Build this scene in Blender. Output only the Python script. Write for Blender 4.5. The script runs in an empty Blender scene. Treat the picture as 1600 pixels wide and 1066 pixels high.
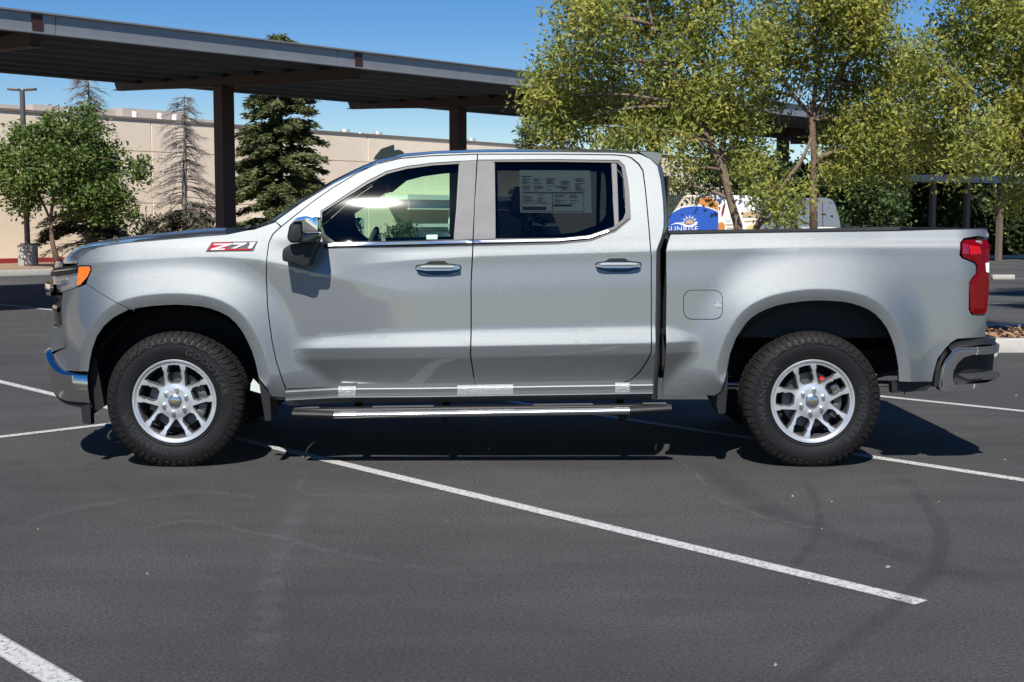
import bpy, bmesh, math, random
import numpy as np
from mathutils import Vector, Matrix
from mathutils.geometry import delaunay_2d_cdt, tessellate_polygon
random.seed(7); RNG = np.random.default_rng(11)
SC = bpy.context.scene
COL = SC.collection
R = math.radians

# ------------------------------------------------------------------ camera, sky, sun, exposure
CAM = Vector((0.0, -8.0, 1.445)); PITCH = R(5.0); F = 2150.0
cd = bpy.data.cameras.new('camera'); cam = bpy.data.objects.new('camera', cd); COL.objects.link(cam)
cd.sensor_width = 36.0; cd.lens = 36.0 * F / 1600.0; cd.clip_start = 0.1; cd.clip_end = 3000
cam.location = CAM; cam.rotation_euler = (math.pi / 2 - PITCH, 0, 0); SC.camera = cam
SUN_EL = R(49.0); SUN_AZ = R(8.7)                       # azimuth: to the left of straight behind the camera
to_sun = Vector((-math.sin(SUN_AZ) * math.cos(SUN_EL), -math.cos(SUN_AZ) * math.cos(SUN_EL), math.sin(SUN_EL)))
W = bpy.data.worlds.new('World'); SC.world = W; W.use_nodes = True
wn = W.node_tree.nodes; wl = W.node_tree.links
sky = wn.new('ShaderNodeTexSky'); sky.sky_type = 'NISHITA'; sky.sun_disc = False
sky.sun_elevation = SUN_EL; sky.sun_rotation = math.pi + SUN_AZ
sky.air_density = 1.0; sky.dust_density = 0.0; sky.ozone_density = 2.2; sky.altitude = 1200
hs = wn.new('ShaderNodeHueSaturation'); hs.inputs['Saturation'].default_value = 1.45; hs.inputs['Hue'].default_value = .512; wl.new(sky.outputs[0], hs.inputs['Color']); wl.new(hs.outputs[0], wn['Background'].inputs[0]); wn['Background'].inputs[1].default_value = 0.075
sl = bpy.data.lights.new('sun', 'SUN'); sl.energy = 5.0; sl.angle = R(0.5); sl.color = (1.0, 0.955, 0.89)
so = bpy.data.objects.new('sun', sl); COL.objects.link(so)
so.rotation_euler = (-to_sun).to_track_quat('-Z', 'Y').to_euler(); so.location = (-4, -20, 24)
SC.view_settings.view_transform = 'Standard'; SC.view_settings.look = 'None'
SC.view_settings.exposure = 0.38; SC.view_settings.gamma = 1.0; SC.view_settings.use_curve_mapping = False

# ------------------------------------------------------------------ measuring helpers (photo point -> place at a known depth)
CP, SP_ = math.cos(PITCH), math.sin(PITCH)
def at(px, py, Y):
    dx = (px - 800.0) / F; dv = (533.0 - py) / F
    t = (Y - CAM.y) / (CP + dv * SP_)
    return dx * t, CAM.z + (-SP_ + dv * CP) * t
def pt(px, py, Y):
    x, z = at(px, py, Y); return Vector((x, Y, z))
def gnd(px, py, z=0.0):
    dx = (px - 800.0) / F; dv = (533.0 - py) / F
    t = (z - CAM.z) / (-SP_ + dv * CP)
    return Vector((dx * t, CAM.y + (CP + dv * SP_) * t, z))

# ------------------------------------------------------------------ object helpers
def tag(o, label=None, cat=None, group=None, kind=None):
    if label: o['label'] = label
    if cat: o['category'] = cat
    if group: o['group'] = group
    if kind: o['kind'] = kind
    return o
def empty(name, loc=(0, 0, 0)):
    o = bpy.data.objects.new(name, None); o.location = loc; o.empty_display_size = .2; COL.objects.link(o)
    o['org'] = list(loc); return o
def world_org(p):
    v = Vector((0, 0, 0))
    while p: v += p.location; p = p.parent
    return v
def link(name, me, mat=None, parent=None, smooth=None, angle=None):
    o = bpy.data.objects.new(name, me); COL.objects.link(o)
    if mat is not None and not me.materials:
        for m in (mat if isinstance(mat, (list, tuple)) else [mat]): me.materials.append(m)
    if parent: o.parent = parent
    if smooth: me.shade_smooth()
    if angle is not None: me.set_sharp_from_angle(angle=R(angle))
    return o
class MB:
    """collects shapes in world coordinates; build() links ONE mesh object"""
    def __init__(s): s.v = []; s.f = []; s.m = []
    def add(s, vs, fs, mi=0):
        n = len(s.v); s.v += [tuple(v) for v in vs]
        s.f += [tuple(i + n for i in f) for f in fs]; s.m += [mi] * len(fs); return s
    def box(s, c, d, rz=0, rx=0, ry=0, mi=0, bev=0):
        M = Matrix.Rotation(rz, 3, 'Z') @ Matrix.Rotation(ry, 3, 'Y') @ Matrix.Rotation(rx, 3, 'X')
        h = [x / 2 for x in d]; b = min(bev, min(h) * .9)
        if b <= 0:
            vs = [Vector((sx * h[0], sy * h[1], sz * h[2])) for sx in (-1, 1) for sy in (-1, 1) for sz in (-1, 1)]
            fs = [(0, 1, 3, 2), (4, 6, 7, 5), (0, 4, 5, 1), (2, 3, 7, 6), (0, 2, 6, 4), (1, 5, 7, 3)]
        else:
            bm = bmesh.new(); bmesh.ops.create_cube(bm, size=1.0)
            for v in bm.verts: v.co = Vector((v.co.x * d[0], v.co.y * d[1], v.co.z * d[2]))
            bmesh.ops.bevel(bm, geom=bm.edges[:], offset=b, segments=2, affect='EDGES', profile=.5)
            bm.verts.index_update(); vs = [v.co.copy() for v in bm.verts]
            fs = [tuple(v.index for v in f.verts) for f in bm.faces]; bm.free()
        return s.add([M @ v + Vector(c) for v in vs], fs, mi)
    def tube(s, pts, rad, n=8, caps=True, mi=0):
        pts = [Vector(p) for p in pts]; k = len(pts)
        rad = rad if isinstance(rad, (list, tuple)) else [rad] * k
        vs = []; prev = None
        for i, p in enumerate(pts):
            d = (pts[min(i + 1, k - 1)] - pts[max(i - 1, 0)]).normalized()
            if prev is None:
                a = Vector((0, 0, 1)) if abs(d.z) < .9 else Vector((1, 0, 0))
                u = d.cross(a).normalized()
            else:
                u = (prev - d * prev.dot(d)).normalized()
            prev = u; w = d.cross(u)
            vs += [p + (u * math.cos(2 * math.pi * j / n) + w * math.sin(2 * math.pi * j / n)) * rad[i] for j in range(n)]
        fs = [(i * n + j, i * n + (j + 1) % n, (i + 1) * n + (j + 1) % n, (i + 1) * n + j) for i in range(k - 1) for j in range(n)]
        if caps: fs += [tuple(reversed(range(n))), tuple(range((k - 1) * n, k * n))]
        return s.add(vs, fs, mi)
    def lathe(s, prof, c, axis='Z', n=32, mi=0, closed=False):
        """prof: (radius, along) pairs"""
        vs = []
        for r, h in prof:
            for j in range(n):
                a = 2 * math.pi * j / n; x, y = r * math.cos(a), r * math.sin(a)
                vs.append(Vector(c) + (Vector((x, y, h)) if axis == 'Z' else Vector((x, h, y))))
        k = len(prof); fs = []
        for i in range(k - 1 + (1 if closed else 0)):
            for j in range(n):
                a, b = i * n + j, i * n + (j + 1) % n; i2 = (i + 1) % k
                q = (a, b, i2 * n + (j + 1) % n, i2 * n + j)
                fs.append(q if axis == 'Z' else q[::-1])
        return s.add(vs, fs, mi)
    def prism(s, poly, y0, y1, mi=0):
        """poly: (x, z) outline, extruded from y0 to y1"""
        n = len(poly); tri = tessellate_polygon([[Vector((p[0], p[1], 0)) for p in poly]])
        vs = [(p[0], y0, p[1]) for p in poly] + [(p[0], y1, p[1]) for p in poly]
        fs = [tuple(t) for t in tri] + [tuple(i + n for i in reversed(t)) for t in tri]
        fs += [(i, (i + 1) % n, (i + 1) % n + n, i + n) for i in range(n)]
        return s.add(vs, fs, mi)
    def grid(s, rows, mi=0, wrap=False):
        nr, nc = len(rows), len(rows[0]); vs = [p for r in rows for p in r]
        fs = [(i * nc + j, i * nc + (j + 1) % nc, (i + 1) * nc + (j + 1) % nc, (i + 1) * nc + j)
              for i in range(nr - 1) for j in range(nc if wrap else nc - 1)]
        return s.add(vs, fs, mi)
    def build(s, name, mat, parent=None, smooth=False, angle=None, fix=True, flip=False, weld=False):
        o = world_org(parent) if parent else Vector((0, 0, 0))
        me = bpy.data.meshes.new(name)
        vs = [(v[0] - o.x, v[1] - o.y, v[2] - o.z) for v in s.v]
        me.from_pydata(vs, [], s.f)
        if any(s.m): me.polygons.foreach_set('material_index', s.m)
        if fix or flip or weld:
            bm = bmesh.new(); bm.from_mesh(me)
            if weld: bmesh.ops.remove_doubles(bm, verts=bm.verts, dist=1e-5)
            if fix: bmesh.ops.recalc_face_normals(bm, faces=bm.faces)
            if flip: bmesh.ops.reverse_faces(bm, faces=bm.faces)
            bm.to_mesh(me); bm.free()
        return link(name, me, mat, parent, smooth, angle)
def text_mesh(txt, size=1.0, extrude=0.0, res=3, shear=0.0, space=1.0):
    """verts, faces of lettering on the XY plane, starting at x = 0"""
    cu = bpy.data.curves.new('lettering', 'FONT'); cu.body = txt; cu.size = size; cu.extrude = extrude
    cu.resolution_u = res; cu.shear = shear; cu.space_character = space
    o = bpy.data.objects.new('lettering', cu); COL.objects.link(o)
    bpy.context.view_layer.update()
    me = bpy.data.meshes.new_from_object(o.evaluated_get(bpy.context.evaluated_depsgraph_get()))
    vs = [v.co.copy() for v in me.vertices]; fs = [tuple(p.vertices) for p in me.polygons]
    bpy.data.objects.remove(o); bpy.data.curves.remove(cu); bpy.data.meshes.remove(me)
    return vs, fs

# ------------------------------------------------------------------ materials
def mat(name, col, rough=.5, metal=0., coat=0., coat_r=.03, var=0., vscale=4., bump=0., bscale=60., spec=.5, emit=None, es=0):
    m = bpy.data.materials.new(name); m.use_nodes = True; N = m.node_tree.nodes; L = m.node_tree.links
    b = N['Principled BSDF']; b.inputs['Base Color'].default_value = (*col, 1); b.inputs['Roughness'].default_value = rough
    b.inputs['Metallic'].default_value = metal; b.inputs['Coat Weight'].default_value = coat
    b.inputs['Coat Roughness'].default_value = coat_r; b.inputs['Specular IOR Level'].default_value = spec
    if emit: b.inputs['Emission Color'].default_value = (*emit, 1); b.inputs['Emission Strength'].default_value = es
    if var or bump:
        tc = N.new('ShaderNodeTexCoord')
    if var:
        n = N.new('ShaderNodeTexNoise'); n.inputs['Scale'].default_value = vscale; n.inputs['Detail'].default_value = 6
        n.inputs['Roughness'].default_value = .65
        L.new(tc.outputs['Object'], n.inputs['Vector'])
        r = N.new('ShaderNodeMapRange'); r.inputs[1].default_value = .25; r.inputs[2].default_value = .75
        r.inputs[3].default_value = 1 - var; r.inputs[4].default_value = 1 + var
        L.new(n.outputs[0], r.inputs[0])
        x = N.new('ShaderNodeVectorMath'); x.operation = 'SCALE'; x.inputs[0].default_value = col
        L.new(r.outputs[0], x.inputs['Scale']); L.new(x.outputs[0], b.inputs['Base Color'])
    if bump:
        n = N.new('ShaderNodeTexNoise'); n.inputs['Scale'].default_value = bscale; n.inputs['Detail'].default_value = 4
        L.new(tc.outputs['Object'], n.inputs['Vector'])
        bp = N.new('ShaderNodeBump'); bp.inputs['Strength'].default_value = 1.0; bp.inputs['Distance'].default_value = bump
        L.new(n.outputs[0], bp.inputs['Height']); L.new(bp.outputs[0], b.inputs['Normal'])
    return m
def glass(name, tint, refl=1.0, rough=0.0):
    m = bpy.data.materials.new(name); m.use_nodes = True; N = m.node_tree.nodes; L = m.node_tree.links
    N.remove(N['Principled BSDF']); out = N['Material Output']
    t = N.new('ShaderNodeBsdfTransparent'); t.inputs[0].default_value = (*tint, 1)
    g = N.new('ShaderNodeBsdfGlossy'); g.inputs['Roughness'].default_value = rough
    fr = N.new('ShaderNodeFresnel'); fr.inputs[0].default_value = 1.5
    mu = N.new('ShaderNodeMath'); mu.operation = 'MULTIPLY'; mu.inputs[1].default_value = refl; L.new(fr.outputs[0], mu.inputs[0])
    x = N.new('ShaderNodeMixShader'); L.new(mu.outputs[0], x.inputs[0]); L.new(t.outputs[0], x.inputs[1]); L.new(g.outputs[0], x.inputs[2])
    L.new(x.outputs[0], out.inputs[0]); return m
def leafmat(name, trans=.35, rough=.55):
    """colour comes from the 'tint' attribute: each leaf has its own green"""
    m = bpy.data.materials.new(name); m.use_nodes = True; N = m.node_tree.nodes; L = m.node_tree.links
    b = N['Principled BSDF']; b.inputs['Roughness'].default_value = rough; b.inputs['Specular IOR Level'].default_value = .35
    a = N.new('ShaderNodeAttribute'); a.attribute_name = 'tint'
    tr = N.new('ShaderNodeBsdfTranslucent'); x = N.new('ShaderNodeMixShader'); x.inputs[0].default_value = trans
    L.new(a.outputs['Color'], b.inputs['Base Color']); L.new(a.outputs['Color'], tr.inputs[0])
    L.new(b.outputs[0], x.inputs[1]); L.new(tr.outputs[0], x.inputs[2]); L.new(x.outputs[0], N['Material Output'].inputs[0])
    return m
def paint_mat():
    m = bpy.data.materials.new('silver_paint'); m.use_nodes = True; N = m.node_tree.nodes; L = m.node_tree.links
    b = N['Principled BSDF']; b.inputs['Metallic'].default_value = .96; b.inputs['Roughness'].default_value = .60
    b.inputs['Coat Weight'].default_value = 1.0; b.inputs['Coat IOR'].default_value = 1.6; b.inputs['Coat Roughness'].default_value = .03
    tc = N.new('ShaderNodeTexCoord'); n = N.new('ShaderNodeTexNoise'); n.inputs['Scale'].default_value = 190; n.inputs['Detail'].default_value = 4
    L.new(tc.outputs['Object'], n.inputs['Vector'])
    cr = N.new('ShaderNodeMapRange'); cr.inputs[1].default_value = .3; cr.inputs[2].default_value = .7; cr.inputs[3].default_value = .88; cr.inputs[4].default_value = 1.12
    L.new(n.outputs[0], cr.inputs[0])
    x = N.new('ShaderNodeVectorMath'); x.operation = 'SCALE'; x.inputs[0].default_value = (.234, .251, .253)
    L.new(cr.outputs[0], x.inputs['Scale']); L.new(x.outputs[0], b.inputs['Base Color'])
    bp = N.new('ShaderNodeBump'); bp.inputs['Distance'].default_value = .0004; bp.inputs['Strength'].default_value = 1
    L.new(n.outputs[0], bp.inputs['Height']); L.new(bp.outputs[0], b.inputs['Normal'])
    return m
M = dict(
    paint=paint_mat(),
    chrome=mat('chrome', (.86, .87, .88), .05, 1.0),
    chrome_soft=mat('bumper_chrome', (.78, .75, .70), .16, 1.0),
    moulding=mat('window_moulding', (.05, .05, .052), .5, .1),
    satin=mat('satin_chrome', (.60, .61, .62), .25, 1.0),
    black=mat('black_plastic', (.009, .009, .0095), .55, bump=.0006, bscale=400),
    gloss=mat('gloss_black', (.006, .006, .007), .12, coat=.5),
    seal=mat('window_seal', (.008, .008, .009), .45),
    dark=mat('dark_inner_panel', (.012, .012, .013), .8),
    trim=mat('cabin_trim', (.034, .036, .038), .6),
    fabric=mat('seat_fabric', (.03, .031, .034), .85),
    film=mat('grey_pillar_film', (.15, .15, .153), .6, 0, var=.16, vscale=9, bump=.0008, bscale=260),
    tape=mat('clear_tape', (.36, .375, .385), .3, .3, bump=.006, bscale=90),
    rubber=mat('tyre_rubber', (.0065, .0065, .0068), .55, spec=.35, var=.3, vscale=14, bump=.0012, bscale=120),
    rubber_tread=mat('tyre_tread', (.0088, .0085, .0080), .8, spec=.3, var=.35, vscale=9),
    alloy=mat('wheel_alloy', (.74, .75, .76), .34, .75, coat=.5),
    alloy_in=mat('wheel_barrel', (.17, .172, .175), .45, .7),
    steel=mat('brake_steel', (.16, .16, .165), .45, .8, var=.2, vscale=20),
    red=mat('red_plastic', (.6, .02, .02), .4),
    gold=mat('gold_badge', (.72, .5, .14), .25, .9),
    lamp_red=mat('tail_lamp_red', (.125, .001, .003), .16, spec=.25),
    lamp_bright=mat('tail_lamp_reflector', (.42, .006, .010), .2, spec=.3),
    lamp_amber=mat('amber_lens', (.85, .17, .012), .2, coat=1.0, var=.25, vscale=60, bump=.002, bscale=180),
    lamp_clear=mat('head_lamp_lens', (.42, .45, .50), .16, .75, coat=1.0, var=.5, vscale=22),
    white=mat('white_plastic', (.78, .78, .77), .4),
    paper=mat('paper_label', (.55, .60, .56), .7),
    ink=mat('label_ink', (.05, .055, .06), .7),
    badge_red=mat('badge_red', (.42, .010, .02), .75, spec=.1),
    badge_rim=mat('badge_rim', (.10, .10, .105), .7, spec=.15),
    glass_front=glass('front_window_glass', (.70, .92, .78), 1.0, .028),
    glass_rear=glass('privacy_glass', (.22, .245, .25), 1.0),
    glass_far=glass('far_privacy_glass', (.10, .11, .115), .6),
    windshield=glass('windshield_glass', (.78, .88, .82), 1.0),
)

# ================================================================== GROUND (the large setting first)
def asphalt_mat():
    m = bpy.data.materials.new('asphalt'); m.use_nodes = True; N = m.node_tree.nodes; L = m.node_tree.links; b = N['Principled BSDF']
    tc = N.new('ShaderNodeTexCoord')
    def noise(scale, detail=5, rough=.6, sx=1, sy=1, rot=0):
        mp = N.new('ShaderNodeMapping'); mp.inputs['Scale'].default_value = (sx, sy, 1); mp.inputs['Rotation'].default_value = (0, 0, rot)
        L.new(tc.outputs['Object'], mp.inputs[0]); n = N.new('ShaderNodeTexNoise'); n.inputs['Scale'].default_value = scale
        n.inputs['Detail'].default_value = detail; n.inputs['Roughness'].default_value = rough; L.new(mp.outputs[0], n.inputs['Vector']); return n
    def rng(n, a, b_, c, d):
        r = N.new('ShaderNodeMapRange'); r.inputs[1].default_value = a; r.inputs[2].default_value = b_; r.inputs[3].default_value = c; r.inputs[4].default_value = d
        L.new(n.outputs[0], r.inputs[0]); return r
    def mul(a, c):
        q = N.new('ShaderNodeMath'); q.operation = 'MULTIPLY'; L.new(a.outputs[0], q.inputs[0]); L.new(c.outputs[0], q.inputs[1]); return q
    big = rng(noise(.35, 4, .6), .3, .7, .72, 1.24); swirl = rng(noise(.9, 6, .7, 1, 3.5, R(35)), .3, .7, .84, 1.18)
    grain = rng(noise(70, 4, .85), .33, .67, .34, 1.72); fine = rng(noise(240, 2, .8), .3, .7, .70, 1.32)
    t = mul(mul(big, swirl), mul(grain, fine))
    v = N.new('ShaderNodeVectorMath'); v.operation = 'SCALE'; v.inputs[0].default_value = (.0725, .0722, .0690); L.new(t.outputs[0], v.inputs['Scale'])
    # scattered pale grit and a few darker oily spots
    vo = N.new('ShaderNodeTexVoronoi'); vo.inputs['Scale'].default_value = 42; L.new(tc.outputs['Object'], vo.inputs['Vector'])
    gr = N.new('ShaderNodeMapRange'); gr.inputs[1].default_value = .05; gr.inputs[2].default_value = .11; gr.inputs[3].default_value = .35; gr.inputs[4].default_value = 0; L.new(vo.outputs['Distance'], gr.inputs[0])
    gm = mul(gr, rng(noise(5, 3), .52, .66, 0, 1))
    mx = N.new('ShaderNodeMix'); mx.data_type = 'RGBA'; L.new(gm.outputs[0], mx.inputs[0]); L.new(v.outputs[0], mx.inputs[6]); mx.inputs[7].default_value = (.30, .29, .27, 1)
    oil = rng(noise(.8, 3, .5, 1, 1.6), .66, .74, 0, .35); m2 = N.new('ShaderNodeMix'); m2.data_type = 'RGBA'; L.new(oil.outputs[0], m2.inputs[0]); L.new(mx.outputs[2], m2.inputs[6]); m2.inputs[7].default_value = (.04, .04, .041, 1)
    L.new(m2.outputs[2], b.inputs['Base Color']); b.inputs['Roughness'].default_value = .86; b.inputs['Specular IOR Level'].default_value = .35
    bp = N.new('ShaderNodeBump'); bp.inputs['Distance'].default_value = .006; bp.inputs['Strength'].default_value = .8; L.new(grain.outputs[0], bp.inputs['Height']); L.new(bp.outputs[0], b.inputs['Normal'])
    return m
def decal_mat(name, col, lo, hi, scale, amt=1.0, sx=1., sy=1., rough=.8, edge=None):
    """flat worn mark: shows through where the noise says it has worn away"""
    m = bpy.data.materials.new(name); m.use_nodes = True; N = m.node_tree.nodes; L = m.node_tree.links; b = N['Principled BSDF']
    b.inputs['Base Color'].default_value = (*col, 1); b.inputs['Roughness'].default_value = rough
    tc = N.new('ShaderNodeTexCoord'); mp = N.new('ShaderNodeMapping'); mp.inputs['Scale'].default_value = (sx, sy, 1); L.new(tc.outputs['Object'], mp.inputs[0])
    n = N.new('ShaderNodeTexNoise'); n.inputs['Scale'].default_value = scale; n.inputs['Detail'].default_value = 7; n.inputs['Roughness'].default_value = .72; L.new(mp.outputs[0], n.inputs['Vector'])
    r = N.new('ShaderNodeMapRange'); r.inputs[1].default_value = lo; r.inputs[2].default_value = hi; r.inputs[3].default_value = 0; r.inputs[4].default_value = amt; L.new(n.outputs[0], r.inputs[0])
    src = r
    at_ = N.new('ShaderNodeAttribute'); at_.attribute_name = 'fade'
    q = N.new('ShaderNodeMath'); q.operation = 'MULTIPLY'; L.new(r.outputs[0], q.inputs[0]); L.new(at_.outputs['Fac'], q.inputs[1]); src = q
    L.new(src.outputs[0], b.inputs['Alpha'])
    return m
asphalt = asphalt_mat()
tag(MB().add([(-300, -60, 0), (300, -60, 0), (300, 500, 0), (-300, 500, 0)], [(0, 1, 2, 3)]).build('ground', asphalt), 'dark grey asphalt parking lot surface', 'ground', kind='structure')
wpaint = decal_mat('road_paint', (.50, .50, .48), .33, .50, 60, 1.0, rough=.7)
def ribbon(pts, width, z, fades=None, nw=2):
    """flat strip on the ground along pts; width may be a list"""
    pts = [Vector((p[0], p[1], 0)) for p in pts]; k = len(pts); wd = width if isinstance(width, (list, tuple)) else [width] * k
    rows = []
    for i, p in enumerate(pts):
        d = (pts[min(i + 1, k - 1)] - pts[max(i - 1, 0)]).normalized(); n = Vector((-d.y, d.x, 0))
        rows.append([(p + n * wd[i] * (j / nw - .5)) + Vector((0, 0, z)) for j in range(nw + 1)])
    return rows
def flat(name, rows, mt, fade=None, label=None, cat=None, kind='structure', group=None):
    if mt is wpaint and fade is None: fade = lambda u, v: .45 if v < .01 or v > .99 else 1.0
    o = MB().grid(rows).build(name, mt, fix=False)
    nc = len(rows[0]); a = o.data.attributes.new('fade', 'FLOAT', 'POINT')
    a.data.foreach_set('value', [1.0] * len(o.data.vertices) if fade is None else [fade(i / (len(rows) - 1), j / (nc - 1)) for i in range(len(rows)) for j in range(nc)])
    if o.data.polygons[0].normal.z < 0: o.data.flip_normals()
    return tag(o, label, cat, group, kind)
def seg(a, b, n=24): return [a + (b - a) * (i / n) for i in range(n + 1)]
LN = 'white painted stall line running diagonally across the asphalt'
A0, A1 = gnd(-120, 568), gnd(1440, 943)
flat('parking_line', ribbon(seg(A0, A1, 60), .095, .004, nw=8), wpaint, label='long white stall line passing under the front of the pickup', cat='line')
B0, B1 = gnd(654, 606), gnd(1355, 713.6); dB = (B1 - B0).normalized()
flat('parking_line', ribbon(seg(B0, B0 + dB * 12, 60), .095, .004, nw=8), wpaint, label='white stall line emerging from behind the rear wheel', cat='line')
C0, C1 = gnd(-60, 470), gnd(1660, 649.5)
flat('parking_line', ribbon(seg(C0, C1, 60), .095, .004, nw=8), wpaint, label='white stall line behind the pickup by the kerbed island', cat='line')
D0, D1 = gnd(-200, 707.7), gnd(654, 606)
flat('parking_line', ribbon(seg(D0, D1, 40), .095, .0055, nw=8), wpaint, label='white line crossing behind the front wheel at an angle', cat='line')
F0, F1 = gnd(-420, 760), gnd(150, 1098)
flat('parking_line', ribbon(seg(F0, F1, 40), .10, .004, nw=8), wpaint, label='white stall line apart from the pickup in front of its nose', cat='line')
for (a, b, l) in ((((1480, 474)), ((1700, 476.5)), 'thin white line on the asphalt beyond the kerbed island'), ((1470, 435), (1700, 437), 'far thin white line next to the concrete wheel stop')):
    flat('parking_line', ribbon(seg(gnd(*a), gnd(*b), 12), .10, .004, nw=8), wpaint, label=l, cat='line')
# tyre marks and scuffs
soot = decal_mat('tyre_mark', (.045, .045, .045), .25, .75, 5, .40, rough=.75)
dust = decal_mat('chalky_scuff', (.25, .25, .245), .36, .72, 9, .17, rough=.9)
def smooth_pts(P, n=10):
    out = []; k = len(P)
    for i in range(k - 1):
        p0, p1, p2, p3 = (np.array(P[min(max(j, 0), k - 1)], float) for j in (i - 1, i, i + 1, i + 2))
        for t in np.linspace(0, 1, n, endpoint=False):
            out.append(.5 * ((2 * p1) + (-p0 + p2) * t + (2 * p0 - 5 * p1 + 4 * p2 - p3) * t * t + (-p0 + 3 * p1 - 3 * p2 + p3) * t ** 3))
    return [gnd(*p) for p in out + [np.array(P[-1], float)]]
bell = lambda u, v: (math.sin(math.pi * min(1, max(0, v))) ** .6) * min(1, u * 6, (1 - u) * 6)
k = 0
for P, w, mt, lb in (
    ([(1372, 722), (1425, 762), (1462, 815), (1472, 850), (1462, 885), (1437, 915), (1390, 958), (1320, 1010), (1255, 1062), (1200, 1100)], .10, soot, 'long dark curved tyre mark bending round the end of the stall line'),
    ([(1250, 735), (1276, 790), (1278, 830), (1255, 868), (1235, 890)], .06, soot, 'short faint dark tyre mark crossing the long stall line'),
    ([(1100, 720), (1140, 755), (1230, 810), (1340, 850), (1450, 880), (1600, 935)], .22, soot, 'broad faint dark tyre smear spreading from the rear wheel'),
    ([(470, 775), (465, 800), (445, 850), (425, 910), (415, 980), (400, 1070)], .16, dust, 'pale chalky streak running straight from the side step'),
    ([(490, 738), (470, 755), (474, 772), (520, 777), (640, 776), (740, 771)], .05, dust, 'thin pale hooked scratch parallel to the side step'),
    ([(180, 850), (260, 822), (320, 818), (380, 832), (440, 843), (520, 866), (640, 888), (760, 915)], .07, dust, 'pale wavy scuff crossing the chalky streak'),
    ([(1105, 773), (1130, 787), (1180, 806), (1240, 822), (1285, 832)], .07, dust, 'short bright scuff beside the rear wheel'),
    ([(1060, 722), (1090, 745), (1106, 770)], .035, dust, 'hairline pale scratch leading into the bright scuff'),
    ([(0, 830), (110, 800), (240, 778), (330, 772), (440, 790)], .12, dust, 'broad faint pale smear below the front wheel'),
    ([(40, 745), (80, 745), (120, 732)], .04, dust, 'tiny pale scuff in front of the front tyre')
    ):
    flat('tyre_mark' if mt is soot else 'scuff_mark', ribbon(smooth_pts(P), w, .0065 + k * .0004, nw=4), mt, bell, lb, 'mark'); k += 1

# asphalt specks: dry leaf bits and grit
lm = mat('dry_leaf', (.24, .22, .18), .8)
def speck(px, py, s, label):
    c = gnd(px, py); a = random.random() * 6.3; mb = MB()
    u = Vector((math.cos(a), math.sin(a), 0)) * s; v = Vector((-u.y, u.x, 0)) * .4
    mb.add([c - u + Vector((0, 0, .003)), c - u * .2 + v + Vector((0, 0, .011)), c + u + Vector((0, 0, .005)), c - u * .1 - v + Vector((0, 0, .004)), c + Vector((0, 0, .013))], [(0, 1, 4), (1, 2, 4), (2, 3, 4), (3, 0, 4)])
    tag(mb.build('leaf_fragment', lm), label, 'leaf fragment', 'leaf fragments on the asphalt')
for px, py, s in ((230, 899, .016), (1239, 777, .016), (1284, 829, .012), (1388, 888, .016), (1467, 787, .012), (1590, 690, .014), (1588, 619, .012), (1495, 679, .012), (884, 807, .007), (150, 650, .016), (70, 491, .012), (1212, 1042, .010), (1264, 916, .008), (697, 817, .007), (1300, 786, .008), (60, 829, .008), (616, 756, .009), (1570, 720, .008)):
    speck(px, py, s, 'small dry leaf fragment lying on the asphalt')

# kerbed island behind the truck, with bark mulch
conc = mat('kerb_concrete', (.40, .38, .345), .85, var=.14, vscale=7, bump=.003, bscale=60)
I0, I1 = gnd(1120, 551), gnd(1800, 551); yb = I0.y + 2.3
kb = MB()
def kerb_run(name, pts, w=.15, h=.15):
    mb = MB(); rows = []
    P = [Vector((p[0], p[1], 0)) for p in pts]
    for i, p in enumerate(P):
        d = (P[min(i + 1, len(P) - 1)] - P[max(i - 1, 0)]).normalized(); n = Vector((-d.y, d.x, 0))
        rows.append([p + Vector((0, 0, -.02)), p + Vector((0, 0, h - .025)), p + n * .02 + Vector((0, 0, h)), p + n * (w - .015) + Vector((0, 0, h)), p + n * w + Vector((0, 0, h - .015)), p + n * w + Vector((0, 0, -.02))])
    return tag(mb.grid(rows).build(name, conc, smooth=True, angle=40), kind='structure')
x0, x1 = I0.x, I1.x
isl = [(x0 + .5, I0.y), (x0 + 2, I0.y), (x0 + 4, I0.y), (x1 + 4, I0.y + .1), (x1 + 5, I0.y + .6), (x1 + 5, yb - .4), (x1 + 4, yb), (x0 + 2, yb), (x0 + .5, yb), (x0 + .12, yb - .3), (x0, yb - 1.0), (x0 + .06, I0.y + .3), (x0 + .2, I0.y + .1), (x0 + .5, I0.y)]
tag(kerb_run('kerb', isl), 'pale concrete kerb round the mulched tree island behind the pickup', 'kerb', kind='structure')
soil = mat('bark_soil', (.16, .10, .065), .95, var=.4, vscale=18, bump=.02, bscale=40)
tag(MB().add([(p[0] + (.1 if p[0] < x0 + 3 else -.1), p[1] + (.1 if p[1] < I0.y + 1 else -.1), .10) for p in isl[:-1]], [tuple(range(len(isl) - 1))]).build('island_soil', soil), 'brown bark soil inside the kerbed island', 'soil', kind='structure')
ml = mat('bark_chip', (.34, .20, .115), .9, var=.5, vscale=3)
mb = MB(); rr = random.Random(5)
for i in range(2600):
    x = rr.uniform(x0 + .3, x1 + 2.5); y = rr.uniform(I0.y + .17, yb - .2); s = rr.uniform(.02, .06); a = rr.random() * 6.3; t = rr.uniform(-.5, .5)
    u = Vector((math.cos(a), math.sin(a), t)) * s; v = Vector((-math.sin(a), math.cos(a), rr.uniform(-.3, .3))) * s * .4; c = Vector((x, y, .115 + rr.random() * .03))
    mb.add([c - u - v, c + u - v, c + u + v, c - u + v], [(0, 1, 2, 3)])
tag(mb.build('mulch', ml, fix=False), 'loose bark mulch and fallen leaves covering the island', 'mulch', kind='stuff')
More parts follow.
